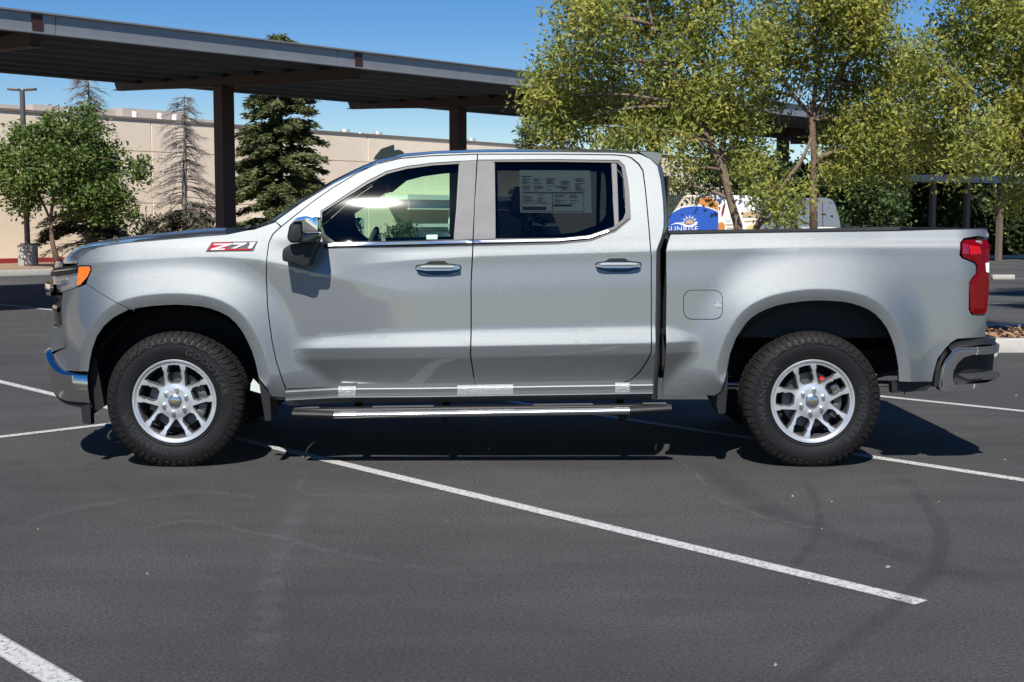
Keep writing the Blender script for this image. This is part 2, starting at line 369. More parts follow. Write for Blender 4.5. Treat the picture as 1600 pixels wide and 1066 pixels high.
# far kerb and planting strip before the building on the left, and the lot edge on the right
def wallp(t): return Vector((-16.0 + .79 * t, 43.0 - 8.0 + t, 0))          # foot of the long building
wu = Vector((.79, 1, 0)).normalized(); wn_ = Vector((wu.y, -wu.x, 0))       # along the wall, and out of it towards the lot
K = [wallp(t) + wn_ * 6.6 for t in np.linspace(-40, 12, 20)]
tag(kerb_run('kerb', [(p.x, p.y) for p in K][::1], .16, .15), 'long pale kerb along the planting strip before the beige building', 'kerb', kind='structure')
sr = [[wallp(t) + wn_ * q + Vector((0, 0, .11)) for q in (6.5, 3, -.5)] for t in np.linspace(-40, 12, 14)]
soil2 = mat('dry_planting_soil', (.27, .19, .125), .95, var=.35, vscale=9, bump=.02, bscale=30)
tag(MB().grid(sr).build('planting_strip', soil2), 'dry brown planting strip at the foot of the beige building', 'soil', kind='structure')
tag(MB().box(gnd(1551, 437) + Vector((.25, 0, .06)), (.55, .16, .12), bev=.02).build('wheel_stop', conc, smooth=True, angle=40), 'white concrete wheel stop on the lot beyond the tail lamp', 'wheel stop')

# ================================================================== THE PICKUP
YC = 1.0                                     # the truck's centre plane; its near flank is at about Y = 0
truck = empty('pickup_truck', (0.0, YC, 0.0))
tag(truck, 'silver four-door pickup truck with chrome bumpers parked side-on across the painted stalls', 'pickup truck')
def sp(u, s): return s * np.logaddexp(0, u / s)
def sst(a, b, x): t = np.clip((x - a) / (b - a), 0, 1); return t * t * (3 - 2 * t)
def line(pts):
    q = sorted(at(px, py, 0.0) for px, py in pts); xs = np.array([a for a, _ in q]); zs = np.array([b for _, b in q])
    return lambda X: np.interp(X, xs, zs)
XP = lambda px: at(px, 500, 0.0)[0]
ARCH_F = [(138, 580), (140, 565), (143.8, 546), (151, 525.6), (162.6, 508.8), (177.6, 495.6), (189, 490), (203, 484), (220, 480.3), (237.6, 478), (256, 476.6),
          (275, 476), (294, 476.9), (312.7, 478.8), (328, 481.8), (342.7, 487), (357, 494.5), (369, 505), (379, 518.5), (387.7, 535), (394, 549), (399, 565), (404.5, 590)]
ARCH_R = [(1135, 582.5), (1140.6, 552.5), (1150, 528), (1165, 505.6), (1174, 496.5), (1185.6, 488.8), (1199, 482.5), (1213.8, 477.5), (1232, 473.7), (1251, 471),
          (1266, 469.8), (1281, 469.4), (1299, 470), (1317, 471.5), (1332, 474.3), (1345, 478.4), (1357, 483.5), (1367.5, 490.6), (1377, 500.5), (1386, 513), (1392, 526),
          (1397.5, 541), (1401, 557), (1404, 575), (1404.5, 596)]
def catmull(P, n=6):
    P = np.array(P, float); out = []; k = len(P)
    for i in range(k - 1):
        p0, p1, p2, p3 = (P[min(max(j, 0), k - 1)] for j in (i - 1, i, i + 1, i + 2))
        for t in np.linspace(0, 1, n, endpoint=False):
            out.append(.5 * ((2 * p1) + (-p0 + p2) * t + (2 * p0 - 5 * p1 + 4 * p2 - p3) * t * t + (-p0 + 3 * p1 - 3 * p2 + p3) * t ** 3))
    return np.array(out + [P[-1]])
def smoothed(P, it=12):
    P = P.copy()
    for _ in range(it): P[1:-1] = P[1:-1] * .5 + (P[:-2] + P[2:]) * .25
    return P
ARX = [smoothed(catmull([at(px, py, -.02) for px, py in A], 3)) for A in (ARCH_F, ARCH_R)]
def arch_d(X, Z):
    best = np.full(np.shape(X), 9.0)
    for A in ARX:
        a, b = A[:-1], A[1:]; d = b - a; L2 = (d ** 2).sum(1)
        for i in range(len(a)):
            t = np.clip(((X - a[i, 0]) * d[i, 0] + (Z - a[i, 1]) * d[i, 1]) / L2[i], 0, 1)
            best = np.minimum(best, np.hypot(X - a[i, 0] - t * d[i, 0], Z - a[i, 1] - t * d[i, 1]))
    return best
zR = line([(540, 416), (640, 407), (750, 401), (1035, 393), (1300, 384.5), (1500, 378)])
zF = line([(60, 419), (150, 411), (220, 406), (300, 402), (345, 402), (400, 406), (440, 413.5), (480, 424), (540, 437), (620, 454), (700, 470)])
zL1 = line([(430, 541), (470, 533), (510, 527), (560, 523), (740, 516), (1020, 510), (1045, 511), (1075, 519), (1115, 533)])
zL2 = line([(430, 546), (740, 541), (1020, 536), (1115, 532.5)])
zL3 = line([(430, 564), (740, 559), (1020, 553), (1115, 549)])
FLARE = .067
XS, XL, PN, PA = XP(205), .70, 2.5, 0.985
XT0, XT1 = XP(1497), XP(1553)
def side_y(X, Z):
    X = np.asarray(X, float); Z = np.asarray(Z, float)
    WR = sst(XP(520), XP(680), X); WF = 1 - .72 * sst(XP(430), XP(560), X) - .28 * sst(XP(560), XP(700), X)
    W1 = sst(XP(428), XP(500), X) * (1 - sst(XP(1060), XP(1115), X))
    W3 = sst(XP(400), XP(450), X) * (1 - sst(XP(1060), XP(1130), X))
    r = zR(X)
    y = .036 + WR * (.10 * sp(Z - (r - .19), .016) - .10 * sp(Z - (r - .045), .01) - .05 * sp(r - .2 - Z, .05))
    y = y + .33 * (WR * sp(Z - r, .0025) + WF * sp(Z - zF(X), .0025))
    b = sst(1.27, 1.345, Z); y = y * (1 - b) + b * (.081 + .33 * np.minimum(Z - 1.345, 0) + .375 * np.maximum(Z - 1.345, 0) + .20 * np.clip(Z - 1.36, 0, 1) ** 2)
    y = y - .30 * W1 * sp(zL1(X) - Z, .005) + W1 * .48 * sp(zL2(X) - Z, .002) + W3 * .28 * sp(zL3(X) - Z, .003) + .04 * (1 - W1) * sp(.72 - Z, .04)
    d = arch_d(X, Z)
    fl = -.024 - .10 * np.minimum(d, FLARE) + .36 * sp(d - FLARE, .0025) + .10 * sp(.025 - d, .004)
    k = .02; h = np.clip(.5 + .5 * (y - fl) / k, 0, 1)
    y = y * (1 - h) + fl * h - k * h * (1 - h)
    t = np.clip((XS - X) / XL, 0, .995); y = y + PA * (1 - (1 - t ** PN) ** (1 / PN))
    t = np.clip((X - XT0) / (XT1 - XT0), 0, 1.0); y = y + .055 * t ** 2.2
    return y
CREASE = []
def _crease():
    for fn, a, b in ((zR, 520, 1540), (zF, 60, 690), (zL2, 425, 1116), (zL3, 405, 1120), (zL1, 430, 1116)):
        for X in np.arange(XP(a), XP(b), .02):
            for dz in (-.0045, 0, .0045): CREASE.append((X, float(fn(X)) + dz))
    for A in ARX:
        seg = A[1:-1]; t2 = A[2:] - A[:-2]; n = np.stack([-t2[:, 1], t2[:, 0]], 1); n /= np.hypot(n[:, 0], n[:, 1])[:, None]
        for off in (FLARE - .005, FLARE, FLARE + .005, .025, .02): CREASE.extend((seg + n * off).tolist())
_crease(); CREASE = np.array(CREASE)
def unproj(poly, f, off):
    P = np.array(poly, float); Y = np.zeros(len(P)) + off
    for i in range(14):
        XZ = np.array([at(p[0], p[1], y) for p, y in zip(P, Y)]); Yn = f(XZ[:, 0], XZ[:, 1]) + off
        Y = Y + (Yn - Y) * .6
    return XZ
def dens(P, step):
    out = []
    for a, b in zip(P, np.roll(P, -1, 0)):
        n = max(1, int(np.hypot(*(b - a)) / step)); out += [a + (b - a) * i / n for i in range(n)]
    return np.array(out)
def inside(pts, P):
    x, y = pts[:, 0], pts[:, 1]; r = np.zeros(len(pts), bool)
    for (x1, y1), (x2, y2) in zip(P, np.roll(P, -1, 0)):
        if y1 == y2: continue
        r ^= ((y1 > y) != (y2 > y)) & (x < (x2 - x1) * (y - y1) / (y2 - y1) + x1)
    return r
def bdist(pts, P):
    d = np.full(len(pts), 9.0)
    for a, b in zip(P, np.roll(P, -1, 0)):
        e = b - a; t = np.clip(((pts - a) @ e) / max(e @ e, 1e-12), 0, 1); d = np.minimum(d, np.hypot(*(pts - a - t[:, None] * e).T))
    return d
def rounded(poly, r, n=4):
    """round the corners of a photo-space outline"""
    out = []; k = len(poly)
    for i in range(k):
        a, b, c = (np.array(poly[j % k], float) for j in (i - 1, i, i + 1))
        u, v = a - b, c - b; lu, lv = np.hypot(*u), np.hypot(*v); q = min(r, lu * .45, lv * .45)
        p0, p1 = b + u / lu * q, b + v / lv * q
        out += [tuple((1 - t) ** 2 * p0 + 2 * t * (1 - t) * b + t * t * p1) for t in np.linspace(0, 1, n)]
    return out
def mirror_mesh(me):
    m2 = me.copy(); co = np.empty(len(me.vertices) * 3); m2.vertices.foreach_get('co', co); co = co.reshape(-1, 3); co[:, 1] *= -1
    m2.vertices.foreach_set('co', co.ravel()); m2.flip_normals(); m2.update(); return m2
def panel(name, poly, mt, parent=truck, off=0., holes=(), flange=.022, liner=None, f=None, step=.024, twin=True, bulge=0., data=None):
    """a sheet that follows the truck's flank, with a turned-in edge; twin = the same on the far flank.  returns (near, far)"""
    f = f or side_y; par = parent if isinstance(parent, tuple) else (parent, parent)
    loops = [dens(unproj(p, f, off), step * .8) for p in (poly, *holes)]
    def orient(P, ccw):
        a = (P[:, 0] * np.roll(P[:, 1], -1) - np.roll(P[:, 0], -1) * P[:, 1]).sum(); return P if (a > 0) == ccw else P[::-1]
    loops = [orient(P, i == 0) for i, P in enumerate(loops)]
    lo, hi = loops[0].min(0), loops[0].max(0)
    gx, gz = np.meshgrid(np.arange(lo[0], hi[0], step), np.arange(lo[1], hi[1], step))
    G = np.stack([gx.ravel(), gz.ravel()], 1)
    if f is side_y:
        keep = (CREASE > lo).all(1) & (CREASE < hi).all(1); C = CREASE[keep]
        if len(C):
            key = {}
            cell = .02
            for c in C: key.setdefault((int(c[0] // cell), int(c[1] // cell)), []).append(c)
            ok = []
            for g in G:
                ix, iz = int(g[0] // cell), int(g[1] // cell)
                ok.append(not any(np.hypot(*(g - c)) < .010 for a in (-1, 0, 1) for b in (-1, 0, 1) for c in key.get((ix + a, iz + b), ())))
            G = np.vstack([G[np.array(ok)], C])
    k = inside(G, loops[0])
    for h in loops[1:]: k &= ~inside(G, h)
    G = G[k]
    if len(G):
        dd = np.min([bdist(G, P) for P in loops], 0); G = G[dd > .006]
    V = [Vector(p) for P in loops for p in P] + [Vector(p) for p in G]
    E = []; n0 = 0; idx = []
    for P in loops:
        ii = list(range(n0, n0 + len(P))); idx.append(ii); E += [(ii[i], ii[(i + 1) % len(ii)]) for i in range(len(ii))]; n0 += len(P)
    v2, e2, f2, ov, oe, of = delaunay_2d_cdt(V, E, [idx[0]], 1, 1e-6)
    A = np.array([tuple(v) for v in v2])
    T = [t for t in f2]
    if len(loops) > 1 and T:
        cen = np.array([A[list(t)].mean(0) for t in T]); kk = np.ones(len(T), bool)
        for h in loops[1:]: kk &= ~inside(cen, h)
        T = [t for t, q in zip(T, kk) if q]
    def surf(B, o):
        y = f(B[:, 0], B[:, 1]) + o
        if bulge:
            d = np.min([bdist(B, P) for P in loops], 0); y = y - bulge * np.sqrt(np.clip(d / .03, 0, 1))
        return y
    def nrm(B):
        e = .0015; fx = (surf(B + (e, 0), 0) - surf(B - (e, 0), 0)) / (2 * e); fz = (surf(B + (0, e), 0) - surf(B - (0, e), 0)) / (2 * e)
        n = np.stack([fx, -np.ones(len(B)), fz], 1); return n / np.linalg.norm(n, axis=1)[:, None]
    ys = surf(A, off); vs = np.stack([A[:, 0], ys, A[:, 1]], 1); ns = nrm(A); fs = [tuple(t) for t in T]
    vs = [tuple(v) for v in vs]; ns = [tuple(v) for v in ns]
    if flange:
        for P in loops:
            m = len(P); b = len(vs); y = surf(P, off); tn = np.roll(P, -1, 0) - np.roll(P, 1, 0); q = np.stack([tn[:, 1], -tn[:, 0]], 1)
            q /= np.maximum(np.hypot(q[:, 0], q[:, 1]), 1e-9)[:, None]
            vs += [(P[i, 0], y[i], P[i, 1]) for i in range(m)] + [(P[i, 0], y[i] + flange, P[i, 1]) for i in range(m)]
            ns += [(q[i, 0], 0, q[i, 1]) for i in range(m)] * 2
            fs += [(b + (i + 1) % m, b + i, b + m + i, b + m + (i + 1) % m) for i in range(m)]
    me = bpy.data.meshes.new(name); me.from_pydata([(v[0], v[1] - YC, v[2]) for v in vs], [], fs)
    me.shade_smooth(); me.normals_split_custom_set_from_vertices(ns); me.update()
    me.materials.append(mt)
    if liner:
        me.materials.append(M['seal']); nt = len(T); me.polygons.foreach_set('material_index', [0] * nt + [1] * (len(fs) - nt))
    near = link(name, me, None, par[0]); far = None
    if twin:
        m2 = mirror_mesh(me); m2.normals_split_custom_set_from_vertices([(n[0], -n[1], n[2]) for n in ns]); far = link(name, m2, None, par[1])
    if liner:
        lm = bpy.data.meshes.new(name + '_lining')
        y = f(A[:, 0], A[:, 1]) + off + flange + .008
        lm.from_pydata([(a[0], yy - YC, a[1]) for a, yy in zip(A, y)], [], [tuple(t) for t in T]); lm.shade_smooth(); lm.materials.append(liner)
        link('inner_lining', lm, None, near)
        if twin: link('inner_lining', mirror_mesh(lm), None, far)
    return near, far
def twin_of(o, parent=None):
    """the far-side mirror image of a near-side part"""
    m2 = mirror_mesh(o.data); return link(o.name.split('.')[0], m2, None, parent or o.parent)
def both(mb, name, mt, parent=truck, **kw):
    par = parent if isinstance(parent, tuple) else (parent, parent)
    o = mb.build(name, mt, par[0], **kw); return o, twin_of(o, par[1])

# ---- painted panels
HOODLINE = [(120, 412), (121, 406), (129, 398), (140, 391), (154, 386), (170, 382.7), (198, 379), (225, 376.6), (250, 374.6), (280, 372), (306, 369.7), (330, 367.7), (354, 366)]
fender = panel('front_fender', [(121.5, 414.2), (122, 407), (130, 399), (140.8, 392.2), (154, 387.2), (170, 384), (198, 380.2), (250, 375.8), (306, 371), (354, 367.2), (384, 361),
    (398, 359), (431, 347.5), (437.5, 354.5), (425.5, 365.5), (419.3, 379.5), (416.3, 402), (415.2, 436), (417.4, 481), (424.2, 533), (431, 565), (441.2, 596.5), (445.5, 607),
    (446, 621), (424, 619), (418, 607)] + ARCH_F[::-1][0:16] + [(202.5, 482.4), (134.8, 443.6), (138.3, 434), (143.2, 423), (142, 414.8)], M['paint'], liner=M['dark'])
cover = panel('bumper_cover', [(134.3, 444.2), (201.8, 483.2)] + ARCH_F[6::-1] + [(112, 579.5), (92, 578.5), (84, 572), (80, 556), (101, 544), (98.5, 530), (97, 518), (96.5, 495), (96.3, 474), (98, 456.5), (118, 450), (127, 448)],
    M['paint'], liner=M['dark'])
cab = panel('cab_side', [(431, 346), (472, 317), (522, 287), (562, 267.5), (595, 253.5), (630, 245.4), (680, 240.6), (740, 238.6), (800, 238), (880, 238), (960, 239), (1000, 241.5), (1016, 249), (1027, 260),
    (1032, 282), (1035.6, 314), (1036.8, 340), (1036.5, 355), (1033.5, 370), (1025.5, 391), (1025, 419), (1024.7, 460), (1023.6, 554), (1021, 599), (969, 600.5), (985.7, 594.5), (999.3, 583), (1010.5, 567.5),
    (1018.4, 551.4), (1018.7, 515), (1018.4, 402), (1017.7, 392), (1015.7, 366), (1012.7, 332), (1009.2, 295), (1005.4, 266), (998.7, 255.4), (987.2, 246), (977.5, 242.6), (957.5, 241.2), (870, 240.2),
    (745, 240.2), (675, 242.7), (625, 246.9), (590, 255), (560, 268.7), (520, 292.7), (487.5, 315.2), (439.5, 353)], M['paint'], liner=M['trim'])
fdoor = panel('front_door', [(738, 385), (737.2, 400), (735, 443), (735.2, 515), (734.2, 555.6), (740.2, 594), (742, 602.6), (715, 603.6), (600, 605), (447.6, 607), (443, 596), (432.6, 564.6), (425.8, 533), (419, 481),
    (416.8, 436), (417.8, 402), (420.8, 380), (427.2, 366.4), (440, 354.8), (487.5, 316.9), (520, 294.4), (560, 270.4), (590, 256.8), (625, 248.6), (675, 244.4), (745.2, 241.9), (744.7, 250),
    (675, 254.3), (636, 259.4), (604, 267.2), (573, 283), (541, 303.5), (500.5, 330), (500, 362), (507, 389)], M['paint'], liner=M['trim'])
rdoor = panel('rear_door', [(747, 241.9), (870, 241.9), (957.5, 243), (977.5, 244.5), (986, 247.8), (997, 257.2), (1003.5, 267.2), (1007.4, 295), (1010.9, 332.5), (1013.9, 366), (1015.9, 392.5), (1016.6, 402),
    (1016.9, 515), (1016.5, 551), (1009, 566), (998, 581.6), (985, 593), (968, 598.6), (744.4, 602.5), (742, 594), (736.2, 555), (737.2, 515), (737, 443), (739.2, 400), (739.8, 385),
    (872, 382.4), (923, 377.5), (962, 363), (986, 343), (983.5, 300), (981, 280), (976.5, 259), (967, 250), (870, 248.8), (746.6, 249.6)], M['paint'], liner=M['trim'])
BEDTOP = [(1048, 367), (1150, 365), (1300, 363), (1400, 361.6), (1460, 359.6), (1538, 358)]
bed = panel('bed_side', BEDTOP + [(1541, 360), (1545, 367), (1544, 372), (1528, 368.5), (1506, 372), (1500, 379), (1499, 399), (1503, 404), (1520, 410.5), (1524.5, 416), (1525, 427), (1518.5, 434), (1514.5, 441),
    (1513.5, 484), (1517.5, 492), (1541.5, 493), (1541, 508), (1539, 526.5), (1496, 529), (1486, 535), (1476.5, 544.8), (1465, 560), (1459, 581), (1456, 596.3)] + ARCH_R[::-1] +
    [(1126, 612), (1117, 617.8), (1041, 617.8), (1036.5, 616), (1036, 600), (1037, 589), (1039, 572), (1041.2, 540), (1041.5, 460), (1041.2, 391), (1044, 379)], M['paint'], liner=M['dark'])
# tail lamp pocket: body-coloured recess beside the narrow waist of the lamp
panel('lamp_pocket', [(1500, 403), (1520, 409), (1526, 415), (1526, 428), (1519, 435), (1514, 442), (1500, 438), (1499, 420)], M['paint'], off=.020, flange=0, f=side_y)

# ---- lamps and fascia on the nose
hl = panel('headlight', [(85, 433), (119, 426.5), (121.5, 416), (140.5, 416), (141.8, 423), (137.3, 433), (126, 446), (118, 448.5), (90, 454.5)], M['lamp_clear'], off=.012, flange=.05)
panel('amber_marker', [(123, 417.2), (139.6, 417), (140.6, 423), (136.3, 432.5), (125.4, 444.8), (120, 446.5), (121.8, 430)], M['lamp_amber'], (hl[0], hl[1]), off=.004, flange=.012)
panel('lamp_shroud', [(77.5, 429.5), (84.5, 418.5), (120, 415), (119, 426), (85, 432.4)], M['black'], (hl[0], hl[1]), off=-.004, flange=.06)
panel('chrome_brow', [(81, 425.6), (84.5, 422.9), (119, 419), (119, 420.4), (85.5, 424.5)], M['chrome'], (hl[0], hl[1]), off=-.009, flange=.012)
panel('projector', rounded([(93, 438), (103, 435.5), (104, 443), (95, 447)], 2), M['chrome'], (hl[0], hl[1]), off=.004, flange=.01)
panel('lamp_underline', [(88, 452.5), (117, 447), (117.5, 449.5), (98, 455.5), (89, 458)], M['satin'], (hl[0], hl[1]), off=.002, flange=.02)
panel('fascia_blade', [(81.5, 511), (95, 511.6), (98.5, 528), (101, 543), (86, 548), (75.5, 554.5), (74.5, 540), (78, 522)], M['paint'], off=-.012, flange=.05)

def nose(theta, z, o=0., lx=0., y0=.006):
    """plan curve of the nose, theta 0 at the flank to pi/2 at the centre plane"""
    s, c = math.sin(theta) ** (2 / PN), max(math.cos(theta), 0) ** (2 / PN)
    return Vector((XS - (XL + lx + o) * s, y0 - o + (YC - y0 + o) * (1 - c), z))
TH = [0.0, .18, .32, .45, .56, .66, .76, .86, .96, 1.06, 1.18, 1.3, 1.42, math.pi / 2]
def nose_sweep(name, mt, prof, th0=0., th1=math.pi / 2, n=22, parent=truck, smooth=True, angle=40):
    """prof(theta) -> [(offset, lx, z)] open vertical section; swept from the near flank round to the far flank"""
    rows = []
    ths = [th0 + (th1 - th0) * i / n for i in range(n + 1)]
    for t in ths: rows.append([nose(t, z, o, lx) for (o, lx, z) in prof(t)])
    for r in rows[-2::-1]: pass
    full = rows + [[Vector((p.x, 2 * YC - p.y, p.z)) for p in r] for r in rows[-2::-1]]
    return MB().grid(full).build(name, mt, parent, smooth=smooth, angle=angle)
def lerp(a, b, t): return a + (b - a) * t
def bump_prof(t):
    k = sst(.55, 1.1, t); zt, zb = lerp(.553, .655, k), lerp(.372, .44, k)
    return [(-.03, 0, zt - .004), (-.004, 0, zt), (.014, .004, zt - .006), (.022, .008, zt - .018), (.020, .006, (zt + zb) / 2), (.012, .0, zb + .02), (.004, 0, zb + .004), (-.02, 0, zb)]
THB = math.asin(min(1, ((XS - at(138.5, 600, .03)[0]) / (XL + .02)) ** (PN / 2)))
nose_sweep('front_bumper', M['chrome_soft'], bump_prof, THB, n=30)
nose_sweep('air_dam', M['black'], lambda t: [(-.01, 0, lerp(.374, .442, sst(.55, 1.1, t))), (-.012, 0, lerp(.345, .40, sst(.5, 1.1, t))), (-.05, 0, lerp(.335, .39, sst(.5, 1.1, t)))], THB, n=20)
nose_sweep('lower_grille', M['black'], lambda t: [(-.03, 0, .63), (-.02, 0, .72), (-.03, 0, .80)], .95, n=10)
nose_sweep('grille', M['gloss'], lambda t: [(-.045, 0, .78), (-.03, 0, .84), (-.03, .0, 1.12), (-.05, 0, 1.20)], .72, n=14)
for z, w, o in ((1.14, .02, -.024), (1.03, .034, .014), (.91, .018, -.024)):
    nose_sweep('grille_bar', M['chrome'] if w > .025 else M['gloss'], lambda t, z=z, w=w, o=o: [(-.03, 0, z - w), (o, 0, z - w), (o + .006, 0, z), (o, 0, z + w), (-.03, 0, z + w)], .80, n=12)
bx, by, bz = nose(math.pi / 2, 1.03, .022)
bt = MB(); bt.prism([(-.16, -.02), (-.045, -.02), (-.045, -.045), (.045, -.045), (.045, -.02), (.13, -.02), (.16, .02), (.045, .02), (.045, .045), (-.045, .045), (-.045, .02), (-.13, .02)], -.012, .012)
bt.v = [(bx - v[1] - .012, by + v[0], bz + v[2]) for v in bt.v]; bt.build('nose_emblem', M['gold'], truck)
# dark corner leg of the air dam beside the front wheel
both(MB().prism([at(*p, .05) for p in ((126.5, 636), (141, 630), (142, 664), (129, 661.6))], .05, .12), 'air_dam_leg', M['black'])
both(MB().prism([at(*p, .10) for p in ((139, 560), (150, 560), (163, 634.5), (155, 640), (141, 650))], .10, .16), 'wheel_well_guard', M['black'])

# ---- hood: lofted from the seam up to the crown
def poly_at(P, u):
    P = np.array(P, float); s = np.concatenate([[0], np.cumsum(np.hypot(*np.diff(P, axis=0).T))]); s /= s[-1]
    return np.interp(u, s, P[:, 0]), np.interp(u, s, P[:, 1])
CROWN = [(82, 412), (87, 403.5), (97, 394), (109.5, 387), (123.5, 382), (140.5, 379), (160, 375.2), (191, 370.2), (225, 366.8), (250, 364.4), (280, 361), (306, 358), (330, 356.6), (350, 356)]
hr = []
for i in range(41):
    u = (i / 40) ** 1.25
    ex, ez = poly_at(HOODLINE, u); E = unproj([(ex, ez - .6)], side_y, 0.)[0]; ey = float(side_y(*E)) + .002
    kx, ky = poly_at(CROWN, u); K = pt(kx, ky, .62)
    row = []
    for j in range(25):
        s = j / 24; g = 1 - (1 - s) ** 2.4; gx = 1 - (1 - s) ** 2.0
        rise = .010 * math.exp(-((s - .42) / .10) ** 2) * min(1, u * 3)           # raised spear on the hood
        row.append(Vector((lerp(E[0], K.x, gx), lerp(ey, YC, s), lerp(E[1], K.z, g) + rise)))
    hr.append(row)
hood = []
for r in hr:
    lip = [Vector((r[0].x, r[0].y + .004, r[0].z - .02))]
    hood.append(lip + r + [Vector((p.x, 2 * YC - p.y, p.z)) for p in r[-2::-1]] + [Vector((lip[0].x, 2 * YC - lip[0].y, lip[0].z))])
hood.insert(0, [Vector((p.x + .05, p.y, p.z - .03)) for p in hood[0]])
MB().grid(hood).build('hood', M['paint'], truck, smooth=True, angle=50)
HOODEND = hr[-1]
# cowl between hood and windshield
c0 = [Vector(p) for p in HOODEND]; c1 = []
wb = unproj([(404, 356)], side_y, .03)[0]
for p in c0: c1.append(Vector((lerp(wb[0], wb[0] + .0, 1) - .05 * (p.y - c0[0].y), p.y, p.z - .03)))
full = lambda r: r + [Vector((p.x, 2 * YC - p.y, p.z)) for p in r[-2::-1]]
MB().grid([full(c0), full([Vector((p.x + .03, p.y, p.z - .045)) for p in c0]), full([p + Vector((0, 0, -.015)) for p in c1]), full([p + Vector((.06, 0, .0)) for p in c1])]).build('cowl', M['black'], truck)
both(MB().tube([pt(383, 358.2, .5), pt(390, 354.5, .52), pt(397, 357, .54), pt(440, 338, .75)], [.012, .016, .012, .006], 6), 'wiper_arm', M['black'])

# ---- roof and windshield: lofted across the cab
ROOFE = [(398, 358), (431, 345), (472, 316), (522, 286.2), (562, 266.6), (595, 252.6), (630, 244.6), (680, 239.8), (740, 237.8), (800, 237.2), (880, 237.2), (960, 238.2), (1000, 240.6), (1016, 248)]
SILH = [(396, 357), (428, 339.5), (469, 311), (519, 281), (559, 260.6), (590, 248), (628, 239), (680, 235.2), (740, 232.8), (800, 232), (880, 232), (960, 233.6), (1000, 236.2), (1016, 240)]
rows = []
for i in range(61):
    u = i / 60; ex, ez = poly_at(ROOFE, u); E = unproj([(ex, ez)], side_y, 0.)[0]; ey = float(side_y(*E))
    kx, ky = poly_at(SILH, u); K = pt(kx, ky, .72)
    rows.append([Vector((lerp(E[0], K.x, 1 - (1 - j / 20) ** 2), lerp(ey, YC, j / 20), lerp(E[1], K.z, 1 - (1 - j / 20) ** 2.6))) for j in range(21)])
cut = next(i for i in range(61) if poly_at(ROOFE, i / 60)[0] > 585)
def across(rs): return [full(list(r)) for r in rs]
MB().grid(across(rows[cut:])).build('roof', M['paint'], truck, smooth=True)
pil = [r[:3] for r in rows[:cut + 1]]
both(MB().grid(pil), 'windshield_pillar', M['paint'], smooth=True)
MB().grid(across([r[2:] for r in rows[:cut + 1]])).build('windshield', M['windshield'], truck, smooth=True)
MB().grid(across([[p + Vector((0, 0, -.045)) for p in r[1:]] for r in rows[cut:]])).build('headliner', M['trim'], truck, smooth=True, flip=True)
# spoiler with the third brake lamp
sp_y = float(side_y(*at(1005, 245, .3)))
def rearrow(pxy, dx=0., y0=sp_y): return full([Vector((at(pxy[0], pxy[1], sp_y)[0] + dx, lerp(y0, YC, j / 10), at(pxy[0], pxy[1], sp_y)[1] + .03 * (1 - (1 - j / 10) ** 2.5))) for j in range(11)])
MB().grid([rearrow((999, 238)), rearrow((1015, 237.2)), rearrow((1030, 239)), rearrow((1033.5, 245)), rearrow((1029, 257)), rearrow((1016, 248))]).add([Vector(rearrow(q)[0]) for q in ((999, 238), (1015, 237.2), (1030, 239), (1033.5, 245), (1029, 257), (1016, 248))], [(0, 1, 2, 3, 4, 5)]).build('roof_spoiler', M['paint'], truck, smooth=True, angle=35)
# cab back wall
BACK = [(1016, 248), (1029, 258), (1033, 272), (1035.8, 300), (1038, 330), (1038.6, 352), (1036, 371), (1029, 391), (1028.4, 460), (1027, 554), (1024.6, 600), (1023, 626)]
br = []
for p in BACK:
    E = unproj([p], side_y, .0)[0]; y = float(side_y(*E)); Xo = E[0]
    br.append(full([Vector((Xo - .012, y + .002, E[1])), Vector((Xo + .010, y + .025, E[1])), Vector((Xo + .018, y + .06, E[1]))] + [Vector((Xo + .03 + .03 * (1 - (1 - s) ** 2), lerp(y + .12, YC, s), E[1])) for s in np.linspace(0, 1, 9)]))
for i in range(6): br[i] = br[i]
backwall = MB().grid(br); backwall.build('cab_back', M['paint'], truck, smooth=True, angle=60)
rw = MB(); y0 = .45; zz = (1.36, 1.74); xb = at(1036, 300, .2)[0] + .055
rw.box((xb, YC, 1.54), (.02, 1.1, .36), bev=.008); rw.build('rear_window', M['gloss'], truck)

# ---- side glass, seals and bright trims
FG = [(503, 331.6), (542, 308), (574, 287.6), (605, 271.6), (636, 263.8), (675, 258.6), (717, 256), (713, 326), (708.6, 374.2), (600, 377), (523, 378.6), (502.6, 362)]
FH = [(500.5, 330), (541, 303.5), (573, 283), (604, 267.2), (636, 259.4), (675, 254.3), (744.7, 250), (738, 385), (507, 389), (500, 362)]
panel('window_seal', FH, M['seal'], fdoor, off=.006, holes=[FG], flange=.012)
panel('window_glass', FG, M['glass_front'], fdoor, off=.013, flange=0, step=.05)
panel('pillar_cover', [(720, 252.2), (744.2, 250.6), (741.2, 314), (738, 374), (709.4, 375.2), (714, 326)], M['film'], fdoor, off=.001, flange=.006, step=.05)
panel('belt_moulding', [(511.5, 380.2), (600, 378.4), (738.2, 375.4), (738, 379.6), (600, 382.8), (512.5, 385)], M['satin'], fdoor, off=-.004, flange=.012, step=.05, bulge=.003)
panel('mirror_sail', [(502.4, 352), (508, 366), (523, 379), (512, 380.5), (506, 384), (501, 364)], M['gloss'], fdoor, off=-.002, flange=.01)
RG = [(773, 253.4), (955, 255.2), (960, 354), (921, 367.4), (880, 371.8), (774.4, 372.8)]
RQ = [(963.6, 256), (970.5, 258), (973.5, 264), (975.6, 285), (977.4, 332), (972.5, 345), (966.8, 351.5)]
